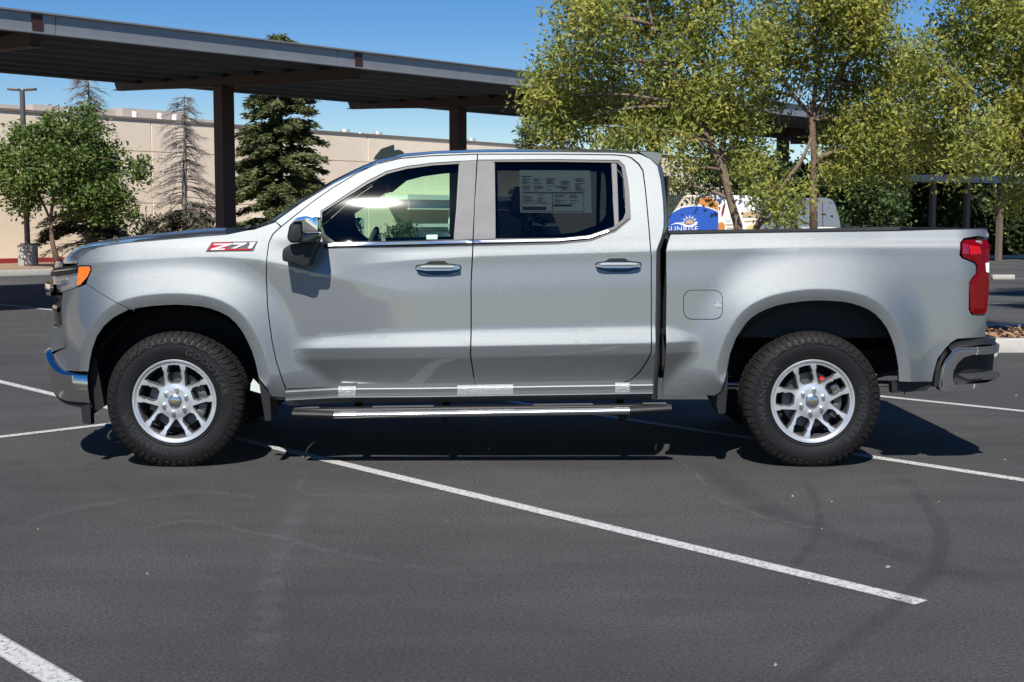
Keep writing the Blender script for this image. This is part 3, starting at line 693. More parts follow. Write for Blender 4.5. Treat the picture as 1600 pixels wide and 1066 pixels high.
RH = [(746.6, 249.6), (870, 248.8), (967, 250), (976.5, 259), (981, 280), (983.5, 300), (986, 343), (962, 363), (923, 377.5), (872, 382.4), (739.8, 385), (740, 375), (742.5, 314)]
panel('window_seal', RH, M['seal'], rdoor, off=.006, holes=[RG, RQ], flange=.012)
panel('window_glass', RG, M['glass_rear'], rdoor, off=.013, flange=0, step=.05)
panel('quarter_glass', RQ, M['glass_rear'], rdoor, off=.013, flange=0, step=.05)
panel('pillar_cover', [(746.8, 250.6), (771.8, 251.6), (773.4, 373.4), (740.6, 374.4), (743.6, 314)], M['film'], rdoor, off=.001, flange=.006, step=.05)
panel('window_divider', [(956.4, 255.2), (962.4, 255.8), (965.6, 351.8), (961, 354)], M['film'], rdoor, off=.003, flange=.008, step=.05)
panel('belt_moulding', [(740, 375.6), (800, 374.6), (872, 373.4), (921, 369), (950, 358.8), (951, 361.6), (922, 372), (872, 376.6), (800, 378.2), (740, 379.4)], M['satin'], rdoor, off=-.005, flange=.012, step=.05, bulge=.003)
panel('window_moulding', [(739.8, 379.7), (872, 377.4), (923, 372.6), (961, 358.6), (983, 341), (980.4, 300), (978.4, 281), (974, 260.6), (966, 252), (870, 250.6), (772, 251), (772, 253), (870, 252.8), (964.8, 254.4),
    (971, 261.4), (974.6, 282), (976.2, 300), (978.4, 338.5), (958, 354.8), (921, 368.4), (871.5, 372.8), (739.8, 375.2)], M['moulding'], rdoor, off=-.002, flange=.012, step=.05)
# price label inside the rear window
st = panel('window_sticker', rounded([(811.5, 266), (922.5, 266.5), (924.6, 333), (813, 332.6)], 2), M['paper'], (rdoor[0], rdoor[1]), off=.0165, flange=0, twin=False, step=.08)[0]
def inkline(x0, x1, y0, y1, nm='printed_line'):
    f = lambda x, y: (x + (y - 266) / 67 * 1.6, y)
    return [f(x0, y0), f(x1, y0), f(x1, y1), f(x0, y1)]
ink = []
def ink_panel():
    quads = []
    for x0, x1, y0, y1 in ((815, 831, 275.2, 276.6), (868, 886, 291.6, 293.2), (815, 911, 300.6, 302.2), (815, 852, 323, 328.4), (863, 892, 319.6, 322.6), (861.4, 862.4, 302, 331), (815, 911, 330.4, 330.9), (910.6, 911.2, 302, 331), (814.6, 815.2, 302, 331), (815, 860, 317.4, 317.9)):
        quads.append((x0, x1, y0, y1))
    r = random.Random(3)
    for col in (815, 833, 853, 876, 898):
        for k in range(11):
            if r.random() < .85: quads.append((col, col + 7 + 9 * r.random(), 279 + k * 1.9, 279.8 + k * 1.9))
    for col in (817, 838, 865, 889):
        for k in range(7):
            if r.random() < .7: quads.append((col, col + 6 + 13 * r.random(), 304.5 + k * 2.1, 305.3 + k * 2.1))
    mb = MB()
    for q in quads:
        vs = []
        for p in inkline(*q):
            X, Z = unproj([p], side_y, .0155)[0]; vs.append((X, float(side_y(X, Z)) + .0155, Z))
        mb.add(vs, [(3, 2, 1, 0)])
    return mb.build('label_print', M['ink'], rdoor[0], fix=False)
ink_panel()
panel('window_tag', rounded([(666.5, 367.2), (683.5, 366.8), (683.5, 374), (666, 374.2)], 1), M['white'], (fdoor[0], None), off=.0165, flange=0, twin=False, step=.08)

# ---- handles
def handle(px0, px1, py, par):
    c = (px0 + px1) / 2; w = px1 - px0
    cup = rounded([(px0, py - 4), (px0 + 17, py - 6.5), (px0 + 22, py - 10.5), (px1 - 26, py - 10.8), (px1 - 22, py - 7), (px1, py - 4.5), (px1, py + 4), (px1 - 20, py + 10.5), (px0 + 28, py + 11.6), (px0 + 1, py + 5)], 4)
    h = panel('door_handle', cup, M['gloss'], par, off=-.002, flange=.01, step=.02)
    bar = [(px0 + 2, py - 2.4), (px0 + 16, py - 4.6), (px1 - 18, py - 4.6), (px1 - 2, py - 3), (px1 - 1.5, py + 3), (px1 - 18, py + 4.4), (px0 + 16, py + 4.6), (px0 + 2, py + 2.8)]
    b1 = panel('handle_bar', rounded(bar, 2.5), M['paint'], (par[0], par[1]), off=-.028, flange=.024, step=.008, bulge=.010)
    panel('handle_strip', rounded([(px0 + 4, py + 2.6), (px1 - 4, py + 2.4), (px1 - 18, py + 4.6), (px0 + 16, py + 4.8)], 1.5), M['satin'], (par[0], par[1]), off=-.036, flange=.006, step=.02)
    return h
handle(648.6, 721, 418.6, fdoor); handle(929.6, 1002.6, 414.4, rdoor)
panel('key_cap', rounded([(708, 415.6), (718.6, 415.6), (718.6, 420.8), (708, 420.8)], 2), M['satin'], (fdoor[0], None), off=-.0375, flange=.004, twin=False)

# ---- fuel door with its dark shut line (near flank only)
FD = rounded([(1067.5, 453), (1129.5, 453), (1129.5, 499.5), (1067.5, 499.5)], 16, 8)
fd = panel('fuel_door', FD, M['seal'], off=-.0012, flange=.002, twin=False)[0]
FD2 = rounded([(1068.6, 454.1), (1128.4, 454.1), (1128.4, 498.4), (1068.6, 498.4)], 15, 8)
panel('fuel_door_skin', FD2, M['paint'], (fd, None), off=-.0032, flange=.002, twin=False)
panel('finger_notch', rounded([(1116, 471.4), (1128, 470.2), (1128, 481.8), (1116, 480.2)], 5, 5), M['paint'], (fd, None), off=-.006, flange=.004, twin=False, bulge=.004)

# ---- rocker panels, running boards, tape
def sill(px): return at(px, np.interp(px, [446, 1022], [608.6, 599.8]), .04)[1]
def rocker():
    rows = []
    for px in np.linspace(446.8, 1021.5, 30):
        X = XP(px) * 1.005; z = sill(px); y0 = float(side_y(X, z + .01))
        rows.append([(X, y0 + .02, z + .012), (X, y0 + .004, z + .003), (X, y0 - .024, z - .0035), (X, y0 - .027, z - .010), (X, y0 - .023, z - .030), (X, y0 - .012, z - .047), (X, y0 - .026, z - .052), (X, y0 - .027, z - .058), (X, y0 - .01, z - .066), (X, y0 + .05, z - .10), (X, y0 + .2, z - .10)])
    return MB().grid(rows)
rk = both(rocker(), 'rocker_panel', M['paint'], smooth=True, angle=9)
rows = []
for px in np.linspace(418, 446, 6):
    X = XP(px) * 1.005; z = sill(446.8); rows.append([(X, .03, z - .002), (X, .028, z - .03), (X, .05, z - .06), (X, .14, z - .075)])
both(MB().grid(rows), 'fender_skirt', M['paint'], smooth=True)
def tape(a, b, lo=-.075, hi=.012):
    rows = []
    for px in (a, (a + b) / 2, b):
        X = XP(px) * 1.005; z = sill(px); y0 = float(side_y(X, z + .01)) - .0025
        rows.append([(X, float(side_y(X, z + .05)) - .0025, z + .045), (X, y0 + .0, z + .008), (X, y0 - .026, z - .003), (X, y0 - .029, z - .010), (X, y0 - .025, z - .030), (X, y0 - .022, z - .05)][1:])
    return MB().grid(rows).build('tape_strip', M['tape'], rk[0], smooth=True)
for a, b in ((526, 554), (714, 802), (962, 985)): tape(a, b)
# running board
def board():
    near = []
    prof_px = [(456, 641, 654), (521.5, 643.5, 655.5), (984, 636, 649), (1049.5, 632.5, 646)]
    def ring(px, dz=0, grow=1.0, yo=-.035):
        t = np.interp(px, [q[0] for q in prof_px], [q[1] for q in prof_px]); b = np.interp(px, [q[0] for q in prof_px], [q[2] for q in prof_px])
        X, zt = at(px, t, yo); _, zb = at(px, b, yo); zm, h = (zt + zb) / 2, (zt - zb) / 2 * grow
        return [Vector((X, yo + .03 + .045 * math.cos(a) * grow, zm + h * math.sin(a))) for a in np.linspace(0, 2 * math.pi, 17)[:-1]]
    root = MB().grid([ring(px) for px in np.linspace(521.5, 984, 16)], wrap=True).build('running_board', M['satin'], truck, smooth=True)
    rootf = twin_of(root)
    for a, b in ((456.5, 521), (984.6, 1049.5)):
        pxs = np.linspace(a, b, 6); rs = []
        for i, px in enumerate(pxs):
            e = (px - a) / (b - a); e = 1 - e if a > 700 else e
            rs.append(ring(px, grow=lerp(.93, 1.05, min(1, e * 2.2))))
        rs = [[sum(rs[0], Vector()) / 16] * 16] + rs + [[sum(rs[-1], Vector()) / 16] * 16]
        both(MB().grid(rs, wrap=True), 'end_cap', M['black'], (root, rootf), smooth=True, angle=50)
    # tread pad on top
    pad = []
    for px in np.linspace(460, 1046, 40):
        t = np.interp(px, [456, 1050], [637.0, 629.6]); X, z = at(px, t, .07)
        e = min(1, (px - 455) / 40, (1051 - px) / 40)
        pad.append([(X, .0, z - .022), (X, .012, z - .004), (X, .02 + .05 * e, z), (X, .02 + .055 * e, z - .03)])
    both(MB().grid(pad), 'step_pad', M['black'], (root, rootf))
    gm = mat('step_tread_grey', (.075, .076, .078), .75)
    for a, b in ((462, 500), (583, 678), (833, 926), (1004, 1040)):
        rr = []
        for px in np.linspace(a, b, 6):
            t = np.interp(px, [456, 1050], [637.0, 629.6]); X, z = at(px, t, .07); rr.append([(X, .014, z + .001), (X, .062, z + .005), (X, .062, z)])
        both(MB().grid(rr), 'step_tread', gm, (root, rootf))
    for px in (553, 694, 974):
        X, z = at(px, 644, .05); both(MB().tube([(X, .03, z - .012), (X, .10, z - .04), (X, .28, z - .02), (X, .42, z + .10)], .026, 8), 'bracket', M['black'], (root, rootf))
board()

# ---- mudflaps, label tag, valances
both(MB().prism([at(*p, .02) for p in ((405, 591), (417.5, 590), (422.5, 610), (424.5, 656), (415.5, 657.5), (408.5, 616))], .0, .24), 'mudflap', M['black'])
both(MB().prism([at(*p, .02) for p in ((1124.5, 583), (1136.5, 580), (1135.5, 612), (1132.5, 645), (1122, 646), (1119, 634))], .0, .26), 'mudflap', M['black'])
MB().prism([at(*p, .03) for p in ((392, 599.5), (395.6, 592), (400, 596), (408, 605), (408, 615), (391, 610))], .03, .034).build('paper_tag', M['paper'], truck)
both(MB().prism([at(*p, .03) for p in ((1393, 597), (1456, 596.5), (1454, 604), (1447, 611), (1394, 614))], .03, .10), 'bed_valance', M['black'])

# ---- badge on the front fender
def badge():
    cX, zt_ = at(361, 377, .05); _, zb_ = at(361, 393, .05); ya, yb_ = float(side_y(cX, zt_)), float(side_y(cX, zb_))
    xa = [at(325, 385, .05)[0], at(398, 385, .05)[0]]; zc = (zt_ + zb_) / 2; s0, s1 = (float(side_y(q, zc)) for q in xa); ym = float(side_y(cX, zc))
    flat_y = lambda X, Z: min(ym, (ya + yb_) / 2, (s0 + s1) / 2) + (ya - yb_) / (zt_ - zb_) * (np.asarray(Z, float) - zc) + (s1 - s0) / (xa[1] - xa[0]) * (np.asarray(X, float) - cX)
    root = panel('badge', [(321.5, 392.8), (331, 378.4), (402.5, 377), (395.5, 391.6)], M['badge_rim'], off=-.004, flange=.010, twin=False, f=flat_y)[0]
    panel('badge_field', [(324.5, 391.6), (332.6, 379.4), (363, 378.8), (353, 389.6), (392.5, 388.9), (391.2, 390.8)], M['badge_red'], (root, None), off=-.0065, flange=.002, twin=False, f=flat_y)
    # block numerals cut as slanted strokes: Z, 7 and 1
    def stroke(name, poly, m): panel(name, poly, m, (root, None), off=-.009, flange=.002, twin=False, step=.05, f=flat_y)
    w = mat('badge_white', (.55, .555, .56), .75, spec=.1)
    stroke('numeral', [(334.5, 381), (363, 380.4), (361.6, 382.6), (340.5, 388.6), (352, 388.2), (350.5, 390.4), (328.4, 391), (330, 388.6), (351, 382.8), (333, 383.2)], w)
    stroke('numeral', [(364.5, 379.6), (386, 379.1), (384.6, 381.4), (367.6, 388.4), (360.5, 388.6), (375.5, 382.2), (362.6, 382.5)], w)
    stroke('numeral', [(391, 378.6), (400, 378.3), (393.4, 388.2), (386.6, 388.4), (391.2, 381), (388.8, 381)], w)
badge()

# ---- mirrors
def mirror_part():
    mb = MB()
    def blk(poly, y0, y1, r, mt, name, par, bev=.012):
        P = [at(*p, (y0 + y1) / 2) for p in rounded(poly, r, 4)]
        b = MB().prism(P, y0, y1)
        o = b.build(name, mt, par); bm = bmesh.new(); bm.from_mesh(o.data); bmesh.ops.remove_doubles(bm, verts=bm.verts, dist=1e-5)
        bmesh.ops.dissolve_limit(bm, angle_limit=R(1), verts=bm.verts, edges=bm.edges)
        ee = [e for e in bm.edges if abs((e.verts[0].co - e.verts[1].co).y) < 1e-4 and len(e.link_faces) == 2 and e.calc_face_angle(0) > R(40)]
        bmesh.ops.bevel(bm, geom=ee, offset=bev, segments=3, affect='EDGES', profile=.5, clamp_overlap=True); bm.to_mesh(o.data); bm.free()
        o.data.shade_smooth(); o.data.set_sharp_from_angle(angle=R(50)); return o
    root = blk([(445.5, 398), (447, 388), (459, 381), (478, 378), (500, 378.5), (492, 392), (487, 414), (480, 416), (461, 410), (446, 407)], -.13, .09, 4, M['black'], 'wing_mirror', truck, .018)
    far = twin_of(root)
    head = blk([(451, 372), (455, 352), (463, 344), (474, 345), (475.5, 372), (470, 379), (457, 380)], -.20, -.045, 4, M['black'], 'mirror_head', root, .02)
    cap = blk([(460.5, 347), (467, 340.5), (480, 338), (496, 338.2), (499.6, 342), (499.8, 363), (476.5, 363.6), (475, 346)], -.215, -.05, 3, M['chrome'], 'chrome_cap', root, .022)
    low = blk([(475.5, 364), (499.6, 363.4), (499.4, 375), (496, 379), (470, 379.4), (475, 372)], -.205, -.05, 3, M['gloss'], 'mirror_base', root, .014)
    for o in (head, cap, low): twin_of(o, far)
mirror_part()

# ---- roof antenna
ant = MB(); base = [at(*p, .92) for p in ((585, 250), (588, 244), (597, 239), (624, 234.5), (629, 236.5), (632, 242), (632, 250))]
ant.prism(base, .86, .98); a = ant.build('antenna', M['gloss'], truck)
MB().prism([at(*p, .92) for p in ((586, 245), (596, 233), (613, 227), (616, 226.4), (616.6, 237), (598, 240))], .90, .94).build('antenna_fin', M['gloss'], a)

# ---- bed: rails, walls, floor, tailgate
zrail = [at(p[0], p[1], .1) for p in BEDTOP]
rows = []
for px, py in [(1047, 366.6)] + BEDTOP + [(1541, 358.6)]:
    X, z = unproj([(px, py)], side_y, 0.)[0]; y = float(side_y(X, z))
    rows.append([(X, y + .004, z - .004), (X, y + .002, z + .004), (X, y + .010, z + .008), (X, y + .10, z + .006), (X, y + .105, z - .03)])
both(MB().grid(rows), 'bed_rail', M['black'], smooth=True, angle=40)
XB0, XB1 = XP(1043) * 1.01, XP(1541)
inner = mat('bed_liner', (.02, .02, .021), .75, bump=.002, bscale=200)
both(MB().box(((XB0 + XB1) / 2, .20, 1.05), (XB1 - XB0 - .02, .04, .60)), 'bed_wall', inner)
MB().box(((XB0 + XB1) / 2, YC, .78), (XB1 - XB0 - .02, 1.56, .05)).build('bed_floor', inner, truck)
MB().box((XB0 + .03, YC, 1.05), (.05, 1.74, .58)).build('bed_front_wall', M['paint'], truck)
xt = at(1543, 430, .12)[0]
tg = MB().box((xt - .02, YC, 1.06), (.07, 1.66, .66), bev=.012).build('tailgate', M['paint'], truck, smooth=True, angle=40)
MB().box((xt - .02, YC, 1.385), (.085, 1.60, .03), bev=.008).build('tailgate_cap', M['black'], tg)
MB().box((xt + .018, YC, 1.27), (.012, .22, .09), bev=.004).build('tailgate_handle', M['black'], tg)
both(MB().box((xt - .075, .18, 1.03), (.05, .22, .60), bev=.01), 'bed_corner', M['paint'], smooth=True, angle=40)

# ---- tail lamps
TL = [(1503, 380), (1506, 376.5), (1511, 374.8), (1541, 374.6), (1546, 381.5), (1546.4, 402), (1546, 427), (1544.8, 460), (1542.4, 484), (1540.5, 489.5), (1537, 490.8), (1521, 490.6), (1516, 485), (1515.6, 444), (1519.5, 437), (1526.6, 429), (1527.4, 414), (1522.5, 408.4), (1505.5, 402.4), (1502.6, 397)]
tl = panel('tail_lamp', TL, M['lamp_red'], off=-.010, flange=.07, bulge=.006, step=.012)
panel('reflector', [(1514.5, 383.5), (1531, 385), (1534, 397), (1516, 398)], M['lamp_bright'], (tl[0], tl[1]), off=-.0185, flange=.002)
panel('lamp_facet', [(1503.6, 381), (1513.6, 382), (1513.6, 396), (1504.2, 397)], mat('tail_lamp_facet', (.20, .01, .03), .15, coat=1.), (tl[0], tl[1]), off=-.0165, flange=.002)
panel('reverse_lamp', [(1540, 411.5), (1545.8, 409.8), (1545.6, 426.4), (1541, 425)], M['white'], (tl[0], tl[1]), off=-.019, flange=.004)

# ---- rear bumper
XRB = at(1510, 570, .03)[0]
def rb_y(X, Z):
    X = np.asarray(X, float); t = np.clip((X - XRB) / .26, 0, 1); s = np.clip((XRB - .10 - X) / .1, 0, 1)
    return .0 + .20 * t ** 2.4 + .03 * s * s - .10 * (np.asarray(Z, float) - .58)
RBO = [(1471.5, 611), (1467.6, 605), (1469, 590), (1471.6, 573), (1478, 562), (1489.5, 547.4), (1497.6, 543.6), (1530, 542.2), (1553, 540), (1560.5, 536.6), (1561.6, 542), (1560.6, 549.4), (1556, 552.2), (1520, 554.8),
       (1506.5, 558.4), (1496, 568), (1490, 580), (1488, 594), (1490.6, 601.4), (1520, 600.2), (1543, 597.4), (1555, 591.6), (1558.4, 592.6), (1553.6, 599), (1541, 604.4), (1505, 608.4), (1478, 611.4)]
rb = panel('rear_bumper', RBO, M['chrome'], off=-.012, flange=.10, f=rb_y, step=.02, bulge=.003)
edge = []
ep = [(1467.6, 605), (1469, 590), (1471.6, 573), (1478, 562), (1489.5, 547.4), (1497.6, 543.6), (1530, 542.2), (1553, 540), (1560.5, 536.6)]
for i, p in enumerate(ep):
    a_, b_ = np.array(ep[max(i - 1, 0)]), np.array(ep[min(i + 1, len(ep) - 1)]); d_ = (b_ - a_) / np.hypot(*(b_ - a_)); q_ = np.array(p) + np.array((-d_[1], d_[0])) * 3.6
    Xa, Za = unproj([p], rb_y, -.012)[0]; Xb, Zb = unproj([q_], rb_y, -.012)[0]
    edge.append([(Xa, float(rb_y(Xa, Za)) - .004, Za), (Xb, float(rb_y(Xb, Zb)) - .0185, Zb), (Xb + .001, float(rb_y(Xb, Zb)) - .010, Zb - .001)])
both(MB().grid(edge), 'bumper_edge', M['chrome'], (rb[0], rb[1]), smooth=True, angle=30)
panel('bumper_recess', [(1489, 575), (1505, 557), (1558, 551), (1556, 594), (1541, 600), (1489, 602)], M['black'], (rb[0], rb[1]), off=.055, flange=0, f=rb_y)
X0, z0 = at(1491, 586, .02)
both(MB().grid([[(at(1491, 584, .0)[0], .05, at(1491, 584, .0)[1]), (at(1492, 590, .0)[0], .05, at(1492, 590, .0)[1])], [(at(1511, 592.6, .0)[0], -.012, at(1511, 592.6, 0)[1]), (at(1511, 594.4, 0)[0], -.010, at(1511, 594.6, .0)[1])],
    [(at(1545, 590.6, .05)[0], .06, at(1545, 590.6, .05)[1]), (at(1545, 594, .05)[0], .06, at(1545, 594, .05)[1])], [(at(1559, 586.4, .12)[0], .16, at(1559, 586.4, .12)[1]), (at(1559, 590.5, .12)[0], .16, at(1559, 590.5, .12)[1])]]), 'bumper_step_edge', M['black'], (rb[0], rb[1]))
both(MB().prism([(at(*p, .1)) for p in ((1491, 583), (1556, 580.5), (1559, 586.5), (1545, 591), (1511, 593))], .04, .3), 'bumper_step', mat('step_pad_rubber', (.03, .03, .032), .7, bump=.004, bscale=90), (rb[0], rb[1]))
tp = []
for px, py in ((1488, 547), (1500, 541), (1535, 535.5), (1556, 535), (1561.5, 538)):
    X, z = unproj([(px, py + 3)], rb_y, -.012)[0]; y = float(rb_y(X, z)) - .010; tp.append([(X, y, z), (X - .01, y + .05, z + .03), (X - .02, y + .22, z + .045)])
both(MB().grid(tp), 'bumper_pad', M['black'], (rb[0], rb[1]), smooth=True)
both(MB().prism([at(*p, .07) for p in ((1458, 604), (1461, 575), (1468, 557), (1480, 540), (1498, 530), (1538, 528), (1541, 534), (1500, 546), (1484, 560), (1474, 580), (1471, 606))], .055, .2), 'bumper_gap_shade', M['black'])  # black backing that stands in for the shade between bed and bumper
xr = at(1558, 560, .15)[0]
MB().box((xr - .05, YC, .62), (.14, 1.66, .20), bev=.03).build('bumper_centre', M['chrome'], truck, smooth=True, angle=40)
MB().box((xr - .07, YC, .74), (.16, 1.6, .03), bev=.01).build('bumper_top_pad', M['black'], truck)

# ---- wheels
RW, ZW = .405, .389
def tyre_mesh():
    mb = MB(); n = 96
    prof = [(.244, .018), (.252, .006), (.272, .0005), (.300, -.006), (.330, -.007), (.356, -.003), (.377, .006)]
    mb.lathe(prof, (0, 0, 0), 'Y', n, 0)
    mb.lathe([(.377, .006), (.391, .020), (.3965, .036), (.4005, .055), (.4005, .215), (.393, .245), (.377, .262), (.33, .275), (.28, .27), (.244, .255)], (0, 0, 0), 'Y', n, 1)
    # raised ring lines on the sidewall
    for r in (.262, .341): mb.lathe([(r - .002, .001 if r < .3 else -.0062), (r - .001, -.002 if r < .3 else -.0086), (r + .001, -.002 if r < .3 else -.0086), (r + .002, .001 if r < .3 else -.0062)], (0, 0, 0), 'Y', n, 0)
    def pol(a, r, y): return (r * math.cos(a), y, r * math.sin(a))
    def quadblock(pts_in, pts_out, mi):
        mb.add(pts_in + pts_out, [(4, 5, 6, 7), (0, 1, 5, 4), (1, 2, 6, 5), (2, 3, 7, 6), (3, 0, 4, 7)], mi)
    N = 58; da = 2 * math.pi / N
    for k in range(N):
        a = k * da; w = da * .42
        # shoulder lug wrapping from sidewall to tread, staggered long / short
        lo = .347 if k % 2 else .358
        sec = [(lo, -.0055), (.377, .003), (.393, .015), (.402, .034), (.4045, .056)]
        wid = [(.62, .3), (.85, .15), (1, 0), (1, -.05), (1, -.12)]
        top = []; bot = []
        for (r, y), (ww, sk) in zip(sec, wid):
            nr = (r - .30); d = Vector((nr, (y - .07))).normalized()
            for s in (-1, 1):
                aa = a + s * w * ww + sk * w
                bot.append(pol(aa, r - d[0] * .010, y - d[1] * .010)); top.append(pol(aa, r + d[0] * .003, y + d[1] * .003))
        vs = bot + top; m = len(bot); fs = []
        for i in range(len(sec) - 1):
            q = i * 2; fs += [(m + q, m + q + 1, m + q + 3, m + q + 2), (q, m + q, m + q + 2, q + 2), (q + 1, q + 3, m + q + 3, m + q + 1)]
        fs += [(0, 1, m + 1, m)]; e = (len(sec) - 1) * 2; fs += [(e, m + e, m + e + 1, e + 1)]
        mb.add(vs, fs, 0 if k % 2 == 7 else 1)
        # hooked sidewall biter between lugs
        for (r0, r1, a0, a1) in ((.352, .372, .05, .42), (.345, .353, .1, .75)):
            A0, A1 = a + da * (.35 + a0 * .5), a + da * (.35 + a1 * .6)
            yy = lambda r: -.0065 + max(0, r - .35) * .36
            b = [pol(A0, r0, yy(r0) + .003), pol(A1, r0, yy(r0) + .003), pol(A1, r1, yy(r1) + .003), pol(A0, r1, yy(r1) + .003)]
            t = [pol(A0, r0, yy(r0) - .0035), pol(A1, r0, yy(r0) - .0035), pol(A1, r1, yy(r1) - .0035), pol(A0, r1, yy(r1) - .0035)]
            quadblock(b, t, 0)
        for row in range(3):                                # tread blocks
            y0 = .066 + row * .05; sh = da * (.5 * (row % 2))
            bb = [(a + sh - w, y0), (a + sh + w * .9, y0 + .006), (a + sh + w, y0 + .042), (a + sh - w * .9, y0 + .036)]
            quadblock([pol(q[0], .396, q[1]) for q in bb], [pol(q[0], .4055, q[1]) for q in bb], 1)
        sec2 = [(.4045, .218), (.398, .242), (.38, .262)]
        bb = [pol(a - w, .39, .216), pol(a + w, .39, .216), pol(a + w, .375, .26), pol(a - w, .375, .26)]; tt = [pol(a - w, .405, .218), pol(a + w, .405, .218), pol(a + w, .385, .265), pol(a - w, .385, .265)]
        quadblock(bb, tt, 1)
    def arc_text(txt, a0, size, r):
        vs, fs = text_mesh(txt, size, .0012, 2, space=1.08)
        o = []
        for v in vs:
            a = a0 - v.x * 1.05 / r; rr = r + v.y; o.append(pol(a, rr, -.0068 - v.z * 1.2 + max(0, .30 - rr) * .08 + max(0, rr - .335) * .05))
        mb.add(o, fs, 2)
    arc_text('WRANGLER', R(262), .056, .281); arc_text('GOODYEAR', R(76), .056, .281)
    v = np.array(mb.v); v[:, 2] = np.where(v[:, 2] < -ZW, -ZW + (v[:, 2] + ZW) * .04, v[:, 2]); mb.v = [tuple(q) for q in v]
    return mb
letter = mat('tyre_lettering', (.034, .034, .035), .42)
def rim_mesh():
    mb = MB(); RR = .2475
    mb.lathe([(RR - .004, .03), (RR, .012), (RR, .0), (RR - .003, -.003), (RR - .010, -.002), (RR - .018, .006), (RR - .028, .014)], (0, 0, 0), 'Y', 96, 0)       # outer lip
    mb.lathe([(RR - .018, .008), (RR - .024, .03), (RR - .030, .06), (RR - .038, .12), (RR - .036, .2), (RR - .02, .25)], (0, 0, 0), 'Y', 72, 1)                  # barrel
    # spoke face with holes: five pair slots and five vee windows
    def rot(p, a): return (p[0] * math.cos(a) - p[1] * math.sin(a), p[0] * math.sin(a) + p[1] * math.cos(a))
    hw, w = .166, .078
    slot = [(-.10, .42), (.10, .42), (hw, .50), (hw, .60), (hw - .02, .66), (hw + .005, .70), (hw - .03, .86), (0, .875), (-(hw - .03), .86), (-(hw + .005), .70), (-(hw - .02), .66), (-hw, .60), (-hw, .50)]
    o = hw + w; apex = o / math.sin(R(36))
    def edge(t, s):                                           # outer side of the spoke of pair at 90 deg (s=+1 right side), in frame of the pair
        return (s * (o + (.0 if t < .70 else .03 * min(1, (t - .7) / .06))), t)
    win = []
    for i in range(5):
        c = R(18) + i * R(72)                                  # pair direction
        # window lies between pair c and pair c+72: left side of pair c, right side of pair c+72
        L_ = [rot(edge(t, -1), c - R(90)) for t in (.42, .62, .70, .76)]
        R_ = [rot(edge(t, 1), c + R(72) - R(90)) for t in (.76, .70, .62, .42)]
        m = c + R(36); arc = [(.885 * math.cos(m + q), .885 * math.sin(m + q)) for q in (-.30, -.15, 0, .15, .30)]
        ap = [(math.cos(m) * (apex + .02) + s * .02 * math.sin(m), math.sin(m) * (apex + .02) - s * .02 * math.cos(m)) for s in (-1, 1)]
        win.append([ap[0]] + [ap[1]] + L_[1:] + arc + R_[:-1])
    holes = [[rot(p, R(18) + i * R(72) - R(90)) for p in slot] for i in range(5)] + win
    outer = [(.945 * math.cos(2 * math.pi * j / 80), .945 * math.sin(2 * math.pi * j / 80)) for j in range(80)]
    def face_y(r): return .010 + .016 * sst(.9, .45, r) - .006 * sst(.42, .30, r)
    def off(P, d):
        P = np.array(P, float); a = (P[:, 0] * np.roll(P[:, 1], -1) - np.roll(P[:, 0], -1) * P[:, 1]).sum()
        if a < 0: P = P[::-1]
        t = np.roll(P, -1, 0) - np.roll(P, 1, 0); n = np.stack([t[:, 1], -t[:, 0]], 1); n /= np.hypot(n[:, 0], n[:, 1])[:, None]
        return P + n * d
    H1 = [off(h, .004) for h in holes]; H0 = [off(h, -.026) for h in holes]
    loops = [np.array(outer)] + [dens(h, .05) for h in H1]
    gx, gz = np.meshgrid(np.arange(-.93, .93, .05), np.arange(-.93, .93, .05)); G = np.stack([gx.ravel(), gz.ravel()], 1)
    k = (np.hypot(G[:, 0], G[:, 1]) < .92)
    for h in loops[1:]: k &= ~inside(G, h)
    G = G[k]; dd = np.min([bdist(G, P) for P in loops], 0); G = G[dd > .012]
    V = [Vector(p) for P in loops for p in P] + [Vector(p) for p in G]; E = []; n0 = 0; i0 = None
    for P in loops:
        ii = list(range(n0, n0 + len(P))); i0 = i0 or ii; E += [(ii[i], ii[(i + 1) % len(ii)]) for i in range(len(ii))]; n0 += len(P)
    v2, e2, f2, *_ = delaunay_2d_cdt(V, E, [i0], 1, 1e-6)
    A = np.array([tuple(v) for v in v2]); cen = np.array([A[list(t)].mean(0) for t in f2]); kk = np.ones(len(f2), bool)
    for h in loops[1:]: kk &= ~inside(cen, h)
    mb.add([(a[0] * RR, float(face_y(np.hypot(*a))), a[1] * RR) for a in A], [tuple(t) for t, q in zip(f2, kk) if q], 0)
    for h1, h0 in zip(H1, H0):
        n = len(h1); rows = []
        for j in range(n):
            r = float(np.hypot(*h1[j])); y = float(face_y(r))
            rows.append([(h1[j][0] * RR, y, h1[j][1] * RR), (h0[j][0] * RR, y + .012, h0[j][1] * RR), (h0[j][0] * RR, y + .045, h0[j][1] * RR)])
        vs = [p for r in rows for p in r]
        mb.add(vs, [(j * 3 + c, ((j + 1) % n) * 3 + c, ((j + 1) % n) * 3 + c + 1, j * 3 + c + 1) for j in range(n) for c in (0, 1)], 1)
    return mb
def sub_mesh(mb, name, mats, smooth=True, angle=None, weld=False):
    o = mb.build(name, mats, None, smooth=smooth, angle=angle, weld=weld); return o
proto = {}
tyre_o = tyre_mesh().build('tyre', [M['rubber'], M['rubber_tread'], letter], None, smooth=True, angle=32)
rim_o = rim_mesh().build('rim', [M['alloy'], M['alloy_in']], None, smooth=True, angle=28)
lug_o = MB().lathe([(.0005, -.022), (.008, -.021), (.0125, -.014), (.0135, .0), (.015, .004), (.015, .012)], (0, 0, 0), 'Y', 12).build('lug_nut', M['chrome'], None, smooth=True, angle=50)
